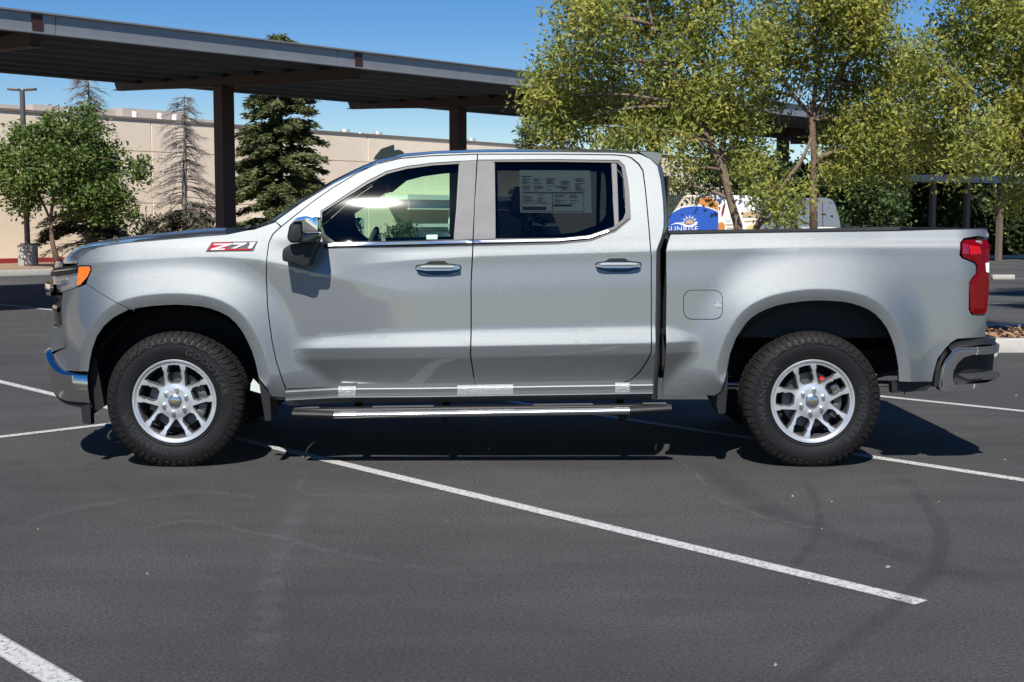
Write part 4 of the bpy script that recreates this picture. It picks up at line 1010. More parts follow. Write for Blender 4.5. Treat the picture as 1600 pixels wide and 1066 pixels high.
cap_o = MB().lathe([(.0005, -.004), (.030, -.003), (.038, .000), (.0415, .006), (.042, .02)], (0, 0, 0), 'Y', 40).build('centre_cap', M['satin'], None, smooth=True, angle=50)
em = MB().prism([(-.022, -.004), (-.007, -.004), (-.007, -.009), (.007, -.009), (.007, -.004), (.019, -.004), (.022, .004), (.007, .004), (.007, .009), (-.007, .009), (-.007, .004), (-.019, .004)], -.006, -.002)
emb_o = em.build('cap_emblem', M['gold'], None)
disc_o = MB().lathe([(.06, .09), (.165, .088), (.165, .112), (.06, .112)], (0, 0, 0), 'Y', 48).build('brake_disc', M['steel'], None, smooth=True, angle=30)
hubp = MB().lathe([(.0, .03), (.10, .034), (.10, .09), (.0, .09)], (0, 0, 0), 'Y', 32).build('hub', M['alloy_in'], None, smooth=True, angle=30)
cal = MB()
for a in np.linspace(-.5, .5, 5): cal.box((.158 * math.cos(a), .085, .158 * math.sin(a)), (.05, .07, .05), ry=-a, bev=.008)
cal_o = cal.build('brake_caliper', M['steel'], None, smooth=True, angle=40)
backp = MB().lathe([(.0, .135), (.20, .135), (.205, .16), (.0, .165)], (0, 0, 0), 'Y', 32).build('backing_plate', M['dark'], None)
tag_o = MB().box((.12 * math.cos(.9), .07, .12 * math.sin(.9) + .03), (.045, .01, .02), ry=.4).build('red_tag', M['red'], None)
first = [True]
def place(o, parent, rot=0.0, loc=(0, 0, 0)):
    c = o.copy(); COL.objects.link(c); c.parent = parent; c.location = loc; c.rotation_euler = (0, rot, 0); return c
def wheel(px, py, yoff, spin, far=False, redtag=False):
    X, _ = at(px, py, 0.0)
    w = empty('wheel', (X, (2.0 - yoff if far else yoff) - YC, ZW)); w.parent = truck
    if far: w.rotation_euler = (0, 0, math.pi)
    ty = tyre_spun(spin).copy(); COL.objects.link(ty); ty.parent = w
    place(rim_o, w, -spin); place(cap_o, w, 0, (0, .012, 0)); place(emb_o, w, -spin, (0, .012, 0))
    for k in range(6):
        a = spin + R(20) + k * R(60); place(lug_o, w, 0, (.069 * math.cos(a), .022, .069 * math.sin(a)))
    place(disc_o, w); place(hubp, w); place(cal_o, w, 0 if not far else math.pi); place(backp, w)
    if redtag: place(tag_o, w)
    return w
_spun = {}
def tyre_spun(spin):
    """the tyre turned on its axle, its footprint kept flat on the ground"""
    if spin in _spun: return _spun[spin]
    me = tyre_o.data.copy(); co = np.empty(len(me.vertices) * 3); me.vertices.foreach_get('co', co); co = co.reshape(-1, 3)
    c, s = math.cos(spin), math.sin(spin); x, z = co[:, 0] * c - co[:, 2] * s, co[:, 0] * s + co[:, 2] * c
    co[:, 0] = x; co[:, 2] = np.where(z < -ZW, -ZW + (z + ZW) * .04, z); me.vertices.foreach_set('co', co.ravel()); me.update()
    o = bpy.data.objects.new('tyre', me); _spun[spin] = o; return o
SPIN_F, SPIN_R = R(0.5), R(-58)
wheel(272.4, 629, .0, SPIN_F); wheel(1270, 630, .0, SPIN_R, redtag=True)
wheel(272.4, 629, .0, SPIN_R + .5, far=True); wheel(1270, 630, .0, SPIN_F, far=True)
for o in (tyre_o, rim_o, lug_o, cap_o, emb_o, disc_o, hubp, cal_o, backp, tag_o): bpy.data.objects.remove(o)

# ---- wheel wells, chassis, axles
XF_, XR_ = at(272.4, 629, 0)[0], at(1270, 630, 0)[0]
def well(xc, r, zc, y0, y1, cap=True):
    a = np.linspace(math.pi * (1.05 if cap else 1), -.05 * math.pi * cap, 19); rows = []
    for y in (y0, (y0 + y1) / 2, y1): rows.append([(xc + r * 1.02 * math.cos(t), y, zc + r * math.sin(t)) for t in a])
    if cap: rows.append([(xc + .02 * math.cos(t), y1 + .005, zc + .02 * math.sin(t)) for t in a])
    return MB().grid(rows)
both(well(XF_ + .005, .545, .40, .075, .5), 'wheel_liner', M['dark'], smooth=True, angle=40)
both(well(XR_ + .005, .545, .42, .075, .10, False), 'wheel_lip', M['dark'], smooth=True, angle=40)
# inner side of the bed above the rear wheel, with pressed ribs and a hemmed edge
bi = mat('undercoat', (.075, .077, .08), .6)
bw = both(MB().box(((XP(1150) + XP(1402)) / 2, .32, .98), (XP(1402) - XP(1150), .02, .30)), 'bed_outer_wall', bi)
for px in (1226, 1279): both(MB().prism([at(*p, .30) for p in ((px - 8, 470), (px + 9, 470), (px + 8, 499.5), (px - 8, 500))], .298, .312), 'pressed_rib', bi, bw)
both(MB().box((XP(1277), .296, at(1270, 510.5, .3)[1]), (XP(1370) - XP(1156), .02, .018)), 'hem_flange', bi, bw)
for px in (1178, 1262, 1316): both(MB().prism([at(*p, .29) for p in ((px - 8, 510), (px + 8, 510), (px + 2, 517.5), (px - 2, 517.5))], .284, .29), 'flange_tab', bi, bw)
both(MB().tube([pt(1330, 474, .26), pt(1350, 505, .26)], .012, 6), 'strut', bi)
both(MB().prism([at(*p, .22) for p in ((1352, 482), (1372, 492), (1392, 520), (1380, 515), (1364, 505))], .20, .24), 'splash_flap', M['black'])
ch = MB()
for y in (.58, 1.42): ch.box(((XF_ + XR_) / 2, y, .56), (5.2, .09, .16))
for x in (-2.3, -1.2, -.2, .8, 2.4): ch.box((x, 1.0, .55), (.12, .9, .1))
ch.build('chassis', M['dark'], truck)
MB().box(((XP(450) + XP(1025)) / 2, YC, .58), (XP(1020) - XP(450), 1.5, .16)).build('cab_floor', M['dark'], truck)
MB().box((XP(1035), .62, .66), (.9, .5, .28), bev=.04).build('gap_sun_block', M['dark'], truck)  # box added to stop sun falling through the cab-bed gap onto the ground
MB().box((-2.1, YC, .62), (.9, .95, .42)).build('engine_block', M['dark'], truck)
ax = MB(); ax.tube([(XR_, .22, ZW), (XR_, 1.78, ZW)], .045, 10); ax.lathe([(.02, -.13), (.11, -.09), (.14, 0), (.11, .09), (.02, .13)], (XR_, YC, ZW), 'Y', 14); ax.build('rear_axle', M['dark'], truck, smooth=True)
for y in (.46, 1.54):
    MB().tube([(XR_ - .75, y, .53), (XR_, y, .36), (XR_ + .70, y, .56)], .03, 6).build('leaf_spring', M['dark'], truck)
MB().tube([(XF_, .25, ZW), (XF_, 1.75, ZW)], .04, 10).build('front_axle', M['dark'], truck)
MB().tube([(-.9, 1.3, .42), (.8, 1.3, .42), (1.3, 1.35, .40), (XR_ - .45, 1.55, .44)], .035, 8).build('exhaust_pipe', M['steel'], truck, smooth=True)
for k, z in enumerate((.455, .43)):
    both(MB().tube([(XR_ - .48, .36, z), (XR_ - .25, .34, z - .005)], .009, 6), 'brake_line', M['satin'])
both(MB().tube([(XR_ + .30, .34, .50), (XR_ + .46, .34, .515)], .008, 6), 'brake_hose', M['satin'])
MB().tube([(XR_ + .42, .55, .43), (XR_ + .9, .55, .43)], .02, 8).build('tow_rail', M['satin'], truck)

# ---- cabin
fl = XP
MB().box((XP(480), YC, 1.16), (.5, 1.5, .22), bev=.05).build('dashboard', M['trim'], truck, smooth=True, angle=40)
MB().box((XP(500), YC, 1.23), (.42, 1.46, .16), bev=.06).build('dash_top', M['trim'], truck, smooth=True, angle=40)
sw = MB(); cx, cz, cy = XP(560), 1.22, .52
ring = [Vector((cx + .06 * math.sin(a), cy + .185 * math.cos(a), cz + .175 * math.sin(a))) for a in np.linspace(0, 2 * math.pi, 25)]
sw.tube(ring, .015, 8, caps=False); sw.box((cx - .01, cy, cz), (.05, .12, .10), bev=.02); sw.box((cx, cy, cz), (.02, .34, .03)); sw.tube([(cx, cy, cz), (cx - .3, cy, cz - .12)], .03, 8)
sw.build('steering_wheel', M['trim'], truck, smooth=True, angle=40)
MB().box((XP(575), .98, 1.26), (.03, .30, .16), bev=.01, ry=-.2).build('centre_screen', M['gloss'], truck)
MB().box((XP(590), YC, 1.0), (.7, .32, .30), bev=.04).build('centre_console', M['trim'], truck, smooth=True, angle=40)
def seat(x, y, w):
    s = MB().box((x, y, .92), (.52, w, .18), bev=.05).build('seat', M['fabric'], truck, smooth=True, angle=40)
    MB().box((x + .30, y, 1.20), (.15, w * .94, .56), ry=.24, bev=.05).build('backrest', M['fabric'], s, smooth=True, angle=40)
    return s
for y in (.52, 1.48):
    s = seat(XP(705), y, .54)
    MB().box((XP(705) + .40, y, 1.56), (.10, .26, .18), ry=.15, bev=.04).build('headrest', M['fabric'], s, smooth=True, angle=40)
    MB().tube([(XP(705) + .39, y - .05, 1.40), (XP(705) + .40, y - .05, 1.52)], .007, 6).build('headrest_post', M['satin'], s)
s = seat(XP(915), YC, 1.44)
for y in (.5, 1.0, 1.5): MB().box((XP(915) + .38, y, 1.54), (.09, .24, .14), ry=.1, bev=.03).build('headrest', M['fabric'], s, smooth=True, angle=40)
vis = mat('visor_grey', (.10, .105, .11), .8)
both(MB().box((XP(590), .62, 1.70), (.04, .38, .16), ry=.9, bev=.01), 'sun_visor', vis)
MB().box((XP(580), YC, 1.66), (.03, .24, .07), bev=.012).build('rear_view_mirror', M['trim'], truck)
MB().box(((XP(480) + XP(1010)) / 2, YC, .70), (XP(1010) - XP(480), 1.5, .05)).build('cabin_floor', M['trim'], truck)
MB().box((XP(1012), YC, 1.15), (.04, 1.5, .5)).build('cabin_back', M['trim'], truck)
both(MB().box((XP(745), .24, 1.45), (.16, .05, .75), rx=-.30, bev=.02), 'belt_pillar', M['trim'])

# ================================================================== THE BEIGE BUILDING
stucco = mat('beige_stucco', (.90, .76, .58), .9, var=.06, vscale=1.2, bump=.006, bscale=30)
cap_m = mat('parapet_cap', (.20, .16, .13), .7); redp = mat('red_base_paint', (.30, .03, .035), .7); greyp = mat('roof_unit_grey', (.36, .33, .31), .7, var=.1, vscale=2)
bld = empty('building', tuple(wallp(0))); tag(bld, 'long low beige stucco building with a red base stripe and panel joints', 'building')
rzb = math.atan2(wu.y, wu.x)
def wseg(t0, t1, z0, z1, thick, out, mb, bev=0):
    a, b = wallp(t0), wallp(t1); c = (a + b) / 2 + wn_ * (out - thick / 2) + Vector((0, 0, (z0 + z1) / 2)); mb.box(c, ((b - a).length, thick, z1 - z0), rz=rzb, bev=bev)
HB = 4.93
edges_t = [-45, -36, -27, -18, -9.5, -1, 4.6, 12.9, 20.5, 28, 36]
for i in range(len(edges_t) - 1):
    for z0, z1 in ((.26, 2.02), (2.05, 3.78), (3.81, HB - .08)):
        m = MB(); wseg(edges_t[i] + .018, edges_t[i + 1] - .018, z0, z1, .30, 0, m, .006); m.build('wall_panel', stucco, bld)
m = MB(); wseg(-45, 36, .0, HB - .1, 14, -.03, m); m.build('wall_core', stucco, bld)
m = MB(); wseg(-45, 36, .0, .26, .3, .012, m); m.build('base_stripe', redp, bld)
m = MB(); wseg(-45, 36, HB - .08, HB, .4, .04, m); m.build('parapet_cap', cap_m, bld)
def roofbox(px0, px1, py0, py1, back, name, mt, seps=()):
    def tz(px, extra):                       # position on a line parallel to the wall, 'extra' metres behind it
        o = wallp(0) - wn_ * extra; q = (px - 800) / F
        t = (q * (o.y + 8) - o.x) / (wu.x - q * wu.y); return o + wu * t
    a, b = tz(px0, back), tz(px1, back); za = CAM.z + (345 - py0) / F * (a.y + 8)
    c = (a + b) / 2; c.z = (HB - .3 + za) / 2
    o = MB().box(c - wn_ * .5, ((b - a).length, 1.0, za - HB + .3), rz=rzb).build(name, mt, bld)
    for s in seps:
        p = tz(s, back - .02); MB().box((p.x, p.y, (HB + za) / 2 - .1), (.16, .05, za - HB), rz=rzb).build('roof_screen_post', M['white'], o)
    return o
roofbox(-60, 57, 160.5, 190, 5, 'roof_screen', greyp)
roofbox(60, 196, 165.5, 190, 4.4, 'roof_screen', greyp, (113,))
roofbox(198, 300, 171, 195, 4.0, 'roof_screen', greyp, (216, 255, 278))
roofbox(302, 345, 187.5, 195, 3.6, 'roof_screen', greyp)
gal = mat('galvanised', (.55, .56, .57), .4, .6)
for px, py, r in ((541, 204, .22), (565, 209, .18), (592, 208, .2), (737, 217.5, .2)):
    o = wallp(0) - wn_ * 2.5; q = (px - 800) / F; t = (q * (o.y + 8) - o.x) / (wu.x - q * wu.y); p = o + wu * t; zt = CAM.z + (345 - py) / F * (p.y + 8)
    MB().lathe([(.02, zt), (r * .9, zt - .02), (r, zt - .06), (r, zt - .22), (r * .6, zt - .24), (r * .6, HB - .2)], (p.x, p.y, 0), 'Z', 16).build('roof_vent', gal, bld, smooth=True, angle=40)
def on_wall(px):
    q = (px - 800) / F; o = wallp(0); t = (q * (o.y + 8) - o.x) / (.79 - q); return t
t = on_wall(412); wz = CAM.z - .2
m = MB(); wseg(t - .35, t + .35, 1.0, 1.6, .06, .03, m); w = m.build('window_frame', M['white'], bld); m = MB(); wseg(t - .3, t + .3, 1.05, 1.55, .04, .05, m); m.build('window_pane', M['gloss'], w)
# loading canopy on the wall, seen through the cab
t = on_wall(685); cw = mat('canopy_white', (.74, .73, .68), .6)
cn = empty('loading_canopy', tuple(wallp(t) + wn_ * 3)); tag(cn, 'white flat loading canopy on square posts against the beige wall, seen through the cab', 'canopy')
def cbox(t0, t1, z0, z1, o0, o1, nm):
    m = MB(); wseg(t0, t1, z0, z1, o0 - o1, o0, m); m.build(nm, cw, cn)
cbox(t - 2.6, t + 6, 2.3, 2.5, 1.3, .05, 'canopy_roof'); cbox(t - 2.4, t + 5.8, 1.9, 2.28, 1.15, 1.05, 'fascia_board')
for q in (-.35, 1.6, 4.2): cbox(t + q, t + q + .14, .1, 1.9, 1.1, .96, 'canopy_post')
cbox(t - 2.2, t + 5.6, 1.18, 1.32, 1.16, 1.08, 'guard_rail'); cbox(t - 2.2, t + 5.6, .1, .95, .95, .85, 'dock_wall')

# ================================================================== CARPORT
cu_ = Vector((.669, .743, 0)); cv_ = Vector((-.743, .669, 0)); rzu = math.atan2(cu_.y, cu_.x)
P1 = Vector((-5.8, 20.0, 0)); HN, HF = 4.02, 3.85
brown = mat('brown_steel', (.042, .017, .013), .55, var=.15, vscale=4); fas = mat('galvanised_fascia', (.30, .31, .32), .45, .5, var=.12, vscale=3)
deckm = mat('roof_deck_underside', (.17, .175, .18), .6, .3, var=.15, vscale=2)
cp = empty('carport', tuple(P1)); tag(cp, 'long open carport with grey metal roof on dark brown steel posts behind the pickup', 'carport')
def cpt(s, v, z): return P1 + cu_ * s + cv_ * v + Vector((0, 0, z))
S0, S1 = -17.0, 38.0
def zu(v): return 4.33 + (v + HN) / (HN + HF) * .20                         # underside of the deck, rising to the back
# pressed deck: corrugations run across the carport
rows = []
n = int((S1 - S0) / .10)
for i in range(n + 1):
    s = S0 + (S1 - S0) * i / n; k = i % 4; dz = (0, 0, .045, .045)[k]
    rows.append([cpt(s, -HN + .03, zu(-HN) + dz), cpt(s, 0, zu(0) + dz), cpt(s, HF - .02, zu(HF) + dz)])
MB().grid(rows).build('roof_deck', deckm, cp)
MB().add([cpt(S0, -HN, zu(-HN) + .12), cpt(S1, -HN, zu(-HN) + .12), cpt(S1, HF, zu(HF) + .12), cpt(S0, HF, zu(HF) + .12)], [(0, 1, 2, 3)]).build('roof_sheet', fas, cp)
def along(v, z, h, d, nm, mt, s0=S0, s1=S1):
    c = (cpt(s0, v, z) + cpt(s1, v, z)) / 2; MB().box(c, (s1 - s0, d, h), rz=rzu).build(nm, mt, cp)
[along(-HN - .02, 4.335, .30, .04, 'fascia', fas, S0 + i * 5.5 + .006, S0 + i * 5.5 + 5.494) for i in range(10)]; along(-HN - .05, 4.495, .025, .11, 'gutter_lip', fas); along(-HN - .045, 4.20, .02, .09, 'fascia_return', fas)
along(HF + .02, 4.56, .20, .04, 'back_fascia', fas)
for v in (-3.1, -2.1, -1.1, -.1, .9, 1.9, 2.9): along(v, zu(v) - .07, .14, .06, 'purlin', deckm)
for s in (-13.4, -6.3, 0.0, 6.75, 14.6, 21.5, 28.4, 35.2):
    zb = lambda v: 3.94 + (v + HN) / (HN + HF) * .35
    b = MB()
    poly = [(-HN + .05, zb(-HN) + .06), (-HN - .02, zb(-HN) + .26), (0, zb(0) + .29), (HF + .02, zb(HF) + .24), (HF - .1, zb(HF)), (0, zb(0) - .0)]
    b.prism(poly, -.09, .09); b.v = [tuple(cpt(s - v[1], v[0], v[2])) for v in b.v]; bo = b.build('beam', brown, cp)
    for zz in (-.005, .285):
        fl = MB(); fl.prism([(-HN, zb(-HN) + zz + (.06 if zz < 0 else -.03)), (HF, zb(HF) + zz - (.045 if zz > 0 else 0)), (HF, zb(HF) + zz + .018 - (.045 if zz > 0 else 0)), (-HN, zb(-HN) + zz + .018 + (.06 if zz < 0 else -.03))], -.115, .115)
        fl.v = [tuple(cpt(s - v[1], v[0], v[2])) for v in fl.v]; fl.build('beam_flange', brown, bo)
    MB().box(cpt(s, -HN - .052, 4.35), (.17, .016, .24), rz=rzu).build('bracket', brown, bo)
    pm = MB(); pm.box(cpt(s, 0, 2.07), (.30, .30, 4.14), rz=rzu, bev=.012); po = pm.build('post', brown, cp)
    MB().box(cpt(s, 0, .012), (.5, .5, .024), rz=rzu).build('base_plate', brown, po)
g = gnd(270, 96, 4.26); MB().box((g.x, g.y, 4.31), (1.35, .16, .10), rz=rzu, bev=.02).build('strip_light', mat('fixture_white', (.62, .60, .55), .5), cp)
g = gnd(540, 123, 4.30); MB().box((g.x + 1, g.y + 1, 4.34), (1.35, .16, .10), rz=rzu, bev=.02).build('strip_light', mat('fixture_grey', (.5, .5, .47), .5), cp)

# second, lower carport far off on the right
cp2 = empty('carport', (14.5, 40, 0)); tag(cp2, 'low grey carport in deep shade beyond the trees', 'carport')
a, b = pt(1400, 272, 38.5), pt(1680, 300, 42.5); a.z = b.z = 2.88
dcp = (b - a).normalized(); ncp = Vector((-dcp.y, dcp.x, 0)); L2 = (b - a).length; r2 = math.atan2(dcp.y, dcp.x)
MB().box((a + b) / 2 + ncp * 5.5 + Vector((0, 0, 0)), (L2, 11.0, .10), rz=r2).build('roof_deck', deckm, cp2)
MB().box((a + b) / 2 + Vector((0, 0, .0)) - ncp * .03, (L2, .05, .24), rz=r2).build('fascia', fas, cp2)
bp = mat('weathered_post', (.16, .115, .095), .7)
for k in range(5):
    q = a + dcp * (.55 + k * 1.62 + .0); MB().box((q.x + ncp.x * .5, q.y + ncp.y * .5, 1.4), (.17, .17, 2.8), rz=r2).build('post', bp, cp2)
    q = q + ncp * 10; MB().box((q.x, q.y, 1.4), (.17, .17, 2.8), rz=r2).build('post', bp, cp2)

# ================================================================== FOLIAGE
leaf_m = leafmat('leaf', .52); leaf_d = leafmat('dense_leaf', .18); needle_m = leafmat('needle', .10, .7)
bark = mat('bark', (.16, .105, .075), .9, var=.35, vscale=12, bump=.01, bscale=40)
bark_s = mat('reddish_peeling_bark', (.17, .12, .09), .85, var=.35, vscale=14, bump=.01, bscale=40)
bark_g = mat('dead_grey_wood', (.20, .175, .16), .9, var=.2, vscale=8)
def leaf_mesh(name, C, D, Lh, Wd, tint, mt, parent, rng, curl=.25):
    n = len(C); D = D / np.linalg.norm(D, axis=1)[:, None]; U = rng.normal(size=(n, 3)); U -= (U * D).sum(1)[:, None] * D; U /= np.linalg.norm(U, axis=1)[:, None]
    Nn = np.cross(D, U); l = Lh[:, None]; w = Wd[:, None]
    V = np.stack([C - D * l * .5, C - D * l * .08 + U * w * .5 + Nn * w * curl, C + D * l * .5, C - D * l * .08 - U * w * .5 + Nn * w * curl], 1).reshape(-1, 3)
    o = np.array(world_org(parent)); V -= o
    me = bpy.data.meshes.new(name); me.vertices.add(4 * n); me.vertices.foreach_set('co', V.ravel().astype(np.float32))
    me.loops.add(4 * n); me.loops.foreach_set('vertex_index', np.arange(4 * n, dtype=np.int32)); me.polygons.add(n)
    me.polygons.foreach_set('loop_start', np.arange(0, 4 * n, 4, dtype=np.int32)); me.update(calc_edges=True)
    at_ = me.attributes.new('tint', 'FLOAT_COLOR', 'POINT'); c4 = np.concatenate([np.repeat(tint, 4, 0), np.ones((4 * n, 1))], 1); at_.data.foreach_set('color', c4.ravel().astype(np.float32))
    me.materials.append(mt); ob = bpy.data.objects.new(name, me); COL.objects.link(ob); ob.parent = parent; ob['kind'] = 'stuff'; return ob
PAL_LIGHT = np.array([(.340, .385, .095), (.400, .425, .100), (.490, .475, .110), (.265, .320, .085), (.195, .245, .070), (.54, .49, .115)])
PAL_MID = np.array([(.050, .088, .024), (.066, .108, .028), (.085, .125, .034), (.038, .066, .020)])
PAL_DARK = np.array([(.030, .050, .018), (.042, .066, .022), (.056, .080, .024)])
def bez(a, b, sag, n=6):
    a, b = Vector(a), Vector(b); c = (a + b) / 2 + Vector(sag); return [a * (1 - t) ** 2 + c * 2 * t * (1 - t) + b * t * t for t in np.linspace(0, 1, n)]
def tree(name, label, base, stems, clumps, Y, leaf=.06, dens_=1.0, pal=PAL_LIGHT, weights=None, seed=1, group=None, mt=None, droop=.6, tuft=.20, per=46, barkm=None, depth=1.0, trunk_r=.07, tufts_scale=1.0, aspect=.42):
    """stems: lists of photo points climbing from the ground; clumps: (px, py, radius px, depth offset)"""
    rng = np.random.default_rng(seed); rr = random.Random(seed)
    root = empty(name, base); tag(root, label, 'tree', group)
    sm = MB(); paths = []
    for si, st in enumerate(stems):
        P = [pt(p[0], p[1], Y + (p[2] if len(p) > 2 else 0)) for p in st]
        if si == 0 or True: P = [Vector((base[0] + (.0 if si == 0 else .05), base[1], base[2] - .02))] + P
        k = len(P); r = [lerp(trunk_r * (1 if si == 0 else .85), .014, (i / (k - 1)) ** .8) for i in range(k)]
        sm.tube(P, r, 9); paths.append(P)
    trunk = sm.build('trunk', barkm or bark, root, smooth=True)
    cd = (Vector((0, Y, 2)) - CAM).length / F
    C = []; D = []; cl = []; bm_ = MB()
    for (px, py, rp, *dz) in clumps:
        c = pt(px, py, Y + (dz[0] if dz else rng.uniform(-.5, .5) * depth)); rad = rp * cd * 1.0
        near = min((q for P in paths for q in P[len(P) // 3:]), key=lambda q: (q - c).length + max(0, q.z - c.z) * .8)
        bm_.tube(bez(near, c, (0, 0, .15 * (c - near).length)), [lerp(.026, .010, i / 5) for i in range(6)], 5)
        nt = max(5, int(dens_ * 30 * (rad / .5) ** 2 * tufts_scale))
        for k in range(nt):
            v = rng.normal(size=3); v /= np.linalg.norm(v); v *= rad * rng.uniform(.15, 1.0) ** .55; v[1] *= depth
            t = np.array(c) + v
            if k % 3 == 0: bm_.tube(bez(c, Vector(t), (0, 0, .10 * rad), 4), [.009, .007, .005, .003], 4, caps=False)
            n = max(6, int(per * rng.uniform(.5, 1.4)))
            g = rng.normal(size=(n, 3)) * np.array([tuft * .55, tuft * .55, tuft * .5]) ; g[:, 2] -= np.abs(g[:, 2]) * .25
            C.append(t + g); d = rng.normal(size=(n, 3)); d[:, 2] = d[:, 2] * .7 - droop; D.append(d)
            pc = pal[rng.choice(len(pal), p=weights)]; own = pal[rng.integers(len(pal), size=n)]; mixf = rng.uniform(.0, .55, n)[:, None]
            cl.append((pc * (1 - mixf) + own * mixf) * rng.uniform(.82, 1.18, n)[:, None])
    C = np.concatenate(C); D = np.concatenate(D); cl = np.concatenate(cl); n = len(C)
    tag(bm_.build('branches', barkm or bark, root, smooth=True, fix=False), kind='stuff')
    leaf_mesh('crown', C, D, leaf * rng.uniform(.7, 1.35, n), leaf * aspect * rng.uniform(.7, 1.3, n), cl, mt or leaf_m, root, rng)
    return root
GT = 'feathery trees in the kerbed island'
tree('island_tree', 'feathery yellow-green tree with a leaning forked trunk behind the pickup bed', tuple(gnd(1162, 533) + Vector((0, 0, .1))),
     [[(1157, 450), (1153, 352), (1141, 312), (1130, 268), (1110, 222), (1080, 170), (1050, 105), (1020, 40), (1000, -40)], [(1168, 440), (1182, 356, -.2), (1212, 308, -.3), (1248, 258, -.4), (1258, 240, -.4), (1268, 215, -.4)],
      [(1157, 450), (1153, 352), (1141, 312), (1128, 240, .2), (1135, 170, .3), (1150, 90, .3), (1140, -20, .3)]],
     [(930, 38, 62), (888, 28, 30), (880, 105, 52), (842, 160, 42), (892, 182, 55), (862, 205, 36), (955, 128, 62), (1005, 48, 70), (1058, 100, 66), (1035, 180, 60), (960, 208, 40), (1112, 38, 62), (1105, 150, 60), (1150, 190, 48), (990, 218, 30), (1062, 228, 22), (1075, 268, 16), (1050, 290, 12),
      (1090, 215, 30), (1165, 110, 48), (980, -60, 90), (1090, -90, 105), (1190, 60, 45), (905, -30, 50), (1150, 240, 30), (1195, 300, 24, -.4), (1235, 310, 34, -.4), (1215, 338, 22, -.4), (1182, 268, 28, -.3)], 8.2, seed=3, barkm=bark_s, group=GT, leaf=.068, dens_=1.85)
tree('island_tree', 'feathery yellow-green tree with an upright dark trunk rising from the island', tuple(gnd(1268, 525) + Vector((0, 0, .1))),
     [[(1270, 430), (1271, 330), (1272, 250), (1268, 190), (1276, 120), (1286, 50), (1290, -40)], [(1271, 330), (1272, 250), (1270, 185), (1305, 130), (1340, 70), (1370, 0)], [(1271, 330), (1272, 250), (1268, 180), (1240, 150), (1215, 110), (1200, 50)]],
     [(1218, 52, 50), (1195, 150, 40), (1290, 40, 66), (1318, 125, 52), (1352, 190, 58), (1300, 200, 40), (1372, 92, 55), (1345, 246, 40), (1265, -75, 110), (1372, -30, 60), (1415, 165, 55), (1330, 20, 55), (1420, 225, 40), (1395, 262, 34), (1240, 100, 40), (1425, 100, 40), (1310, 265, 26), (1365, 40, 36)], 9.6, seed=8, group=GT, leaf=.070, dens_=1.85)
tree('island_tree', 'feathery green tree with branches hanging low beyond the tail lamp', tuple(gnd(1668, 548) + Vector((0, 0, .1))),
     [[(1665, 420), (1655, 300), (1635, 210), (1590, 130), (1545, 70), (1520, 0)], [(1665, 420), (1655, 300), (1650, 190), (1640, 90), (1620, -20)], [(1665, 420), (1655, 300), (1620, 230), (1560, 190), (1500, 170)]],
     [(1500, 60, 56), (1558, 28, 66), (1590, 125, 70), (1520, 145, 62), (1470, 205, 54), (1538, 222, 44), (1592, 235, 40), (1600, -60, 110), (1495, -50, 70), (1592, 300, 16), (1580, 322, 10), (1640, 180, 90), (1455, 130, 42), (1445, 75, 30), (1660, 60, 100), (1500, 262, 22), (1570, 205, 36)], 7.4, seed=15, group=GT, leaf=.068, dens_=1.85)
tree('island_tree', 'feathery tree standing farther back whose shade falls across the lot', (11.6, 16.5, .0), [[(1810, 380), (1808, 280), (1800, 200), (1780, 120)]],
     [(1700, 200, 80), (1760, 130, 90), (1840, 160, 90), (1640, 150, 60), (1720, 60, 90), (1820, 60, 90), (1620, 240, 45), (1780, 230, 60)], 16.5, seed=18, group=GT, leaf=.085, dens_=1.0, tuft=.26)
tree('island_tree', 'feathery tree in the lot between the kerbed island and the low carport', (10.2, 12.2, .0), [[(1880, 420), (1876, 300), (1865, 200), (1850, 100)]],
     [(1780, 160, 90), (1850, 80, 100), (1920, 160, 100), (1720, 120, 70), (1690, 220, 50), (1800, 30, 90), (1900, 30, 90), (1700, 40, 70), (1860, 230, 70)], 12.2, seed=19, group=GT, leaf=.075, dens_=1.0, tuft=.24)
# mid-distance trees behind the island
def bush_tree(px, pyb, Y, clumps, label, seed, pal=PAL_MID, leaf=.13, nm='leafy_tree', grp=None, dens_=1.0, tuft=.34, per=40):
    g = pt(px, pyb, Y); g.z = 0
    return tree(nm, label, tuple(g), [[(px, pyb - 10), (px + 2, pyb - 45), (px - 3, pyb - 75)]], clumps, Y, leaf=leaf, pal=pal, seed=seed, group=grp, mt=leaf_d, tuft=tuft, per=per, droop=.25, dens_=dens_, trunk_r=.12, tufts_scale=.42, depth=1.0, aspect=.55)
bush_tree(1135, 400, 27, [(1130, 270, 42), (1092, 284, 30), (1170, 262, 42), (1200, 300, 36), (1115, 250, 28), (1150, 305, 30), (1210, 262, 30), (1185, 325, 24)], 'rounded mid-green tree standing behind the delivery truck', 21)
bush_tree(1350, 395, 30, [(1345, 285, 46), (1385, 318, 36), (1308, 315, 38), (1330, 245, 36), (1370, 262, 34), (1395, 345, 26), (1290, 280, 34), (1345, 340, 30)], 'rounded mid-green tree beside the grey van', 22)
far = [(1240, 44, 250), (1430, 46, 236), (1490, 52, 230), (1545, 56, 248), (1600, 52, 280), (1660, 58, 240), (1460, 60, 250), (1310, 58, 235), (1720, 50, 250)]
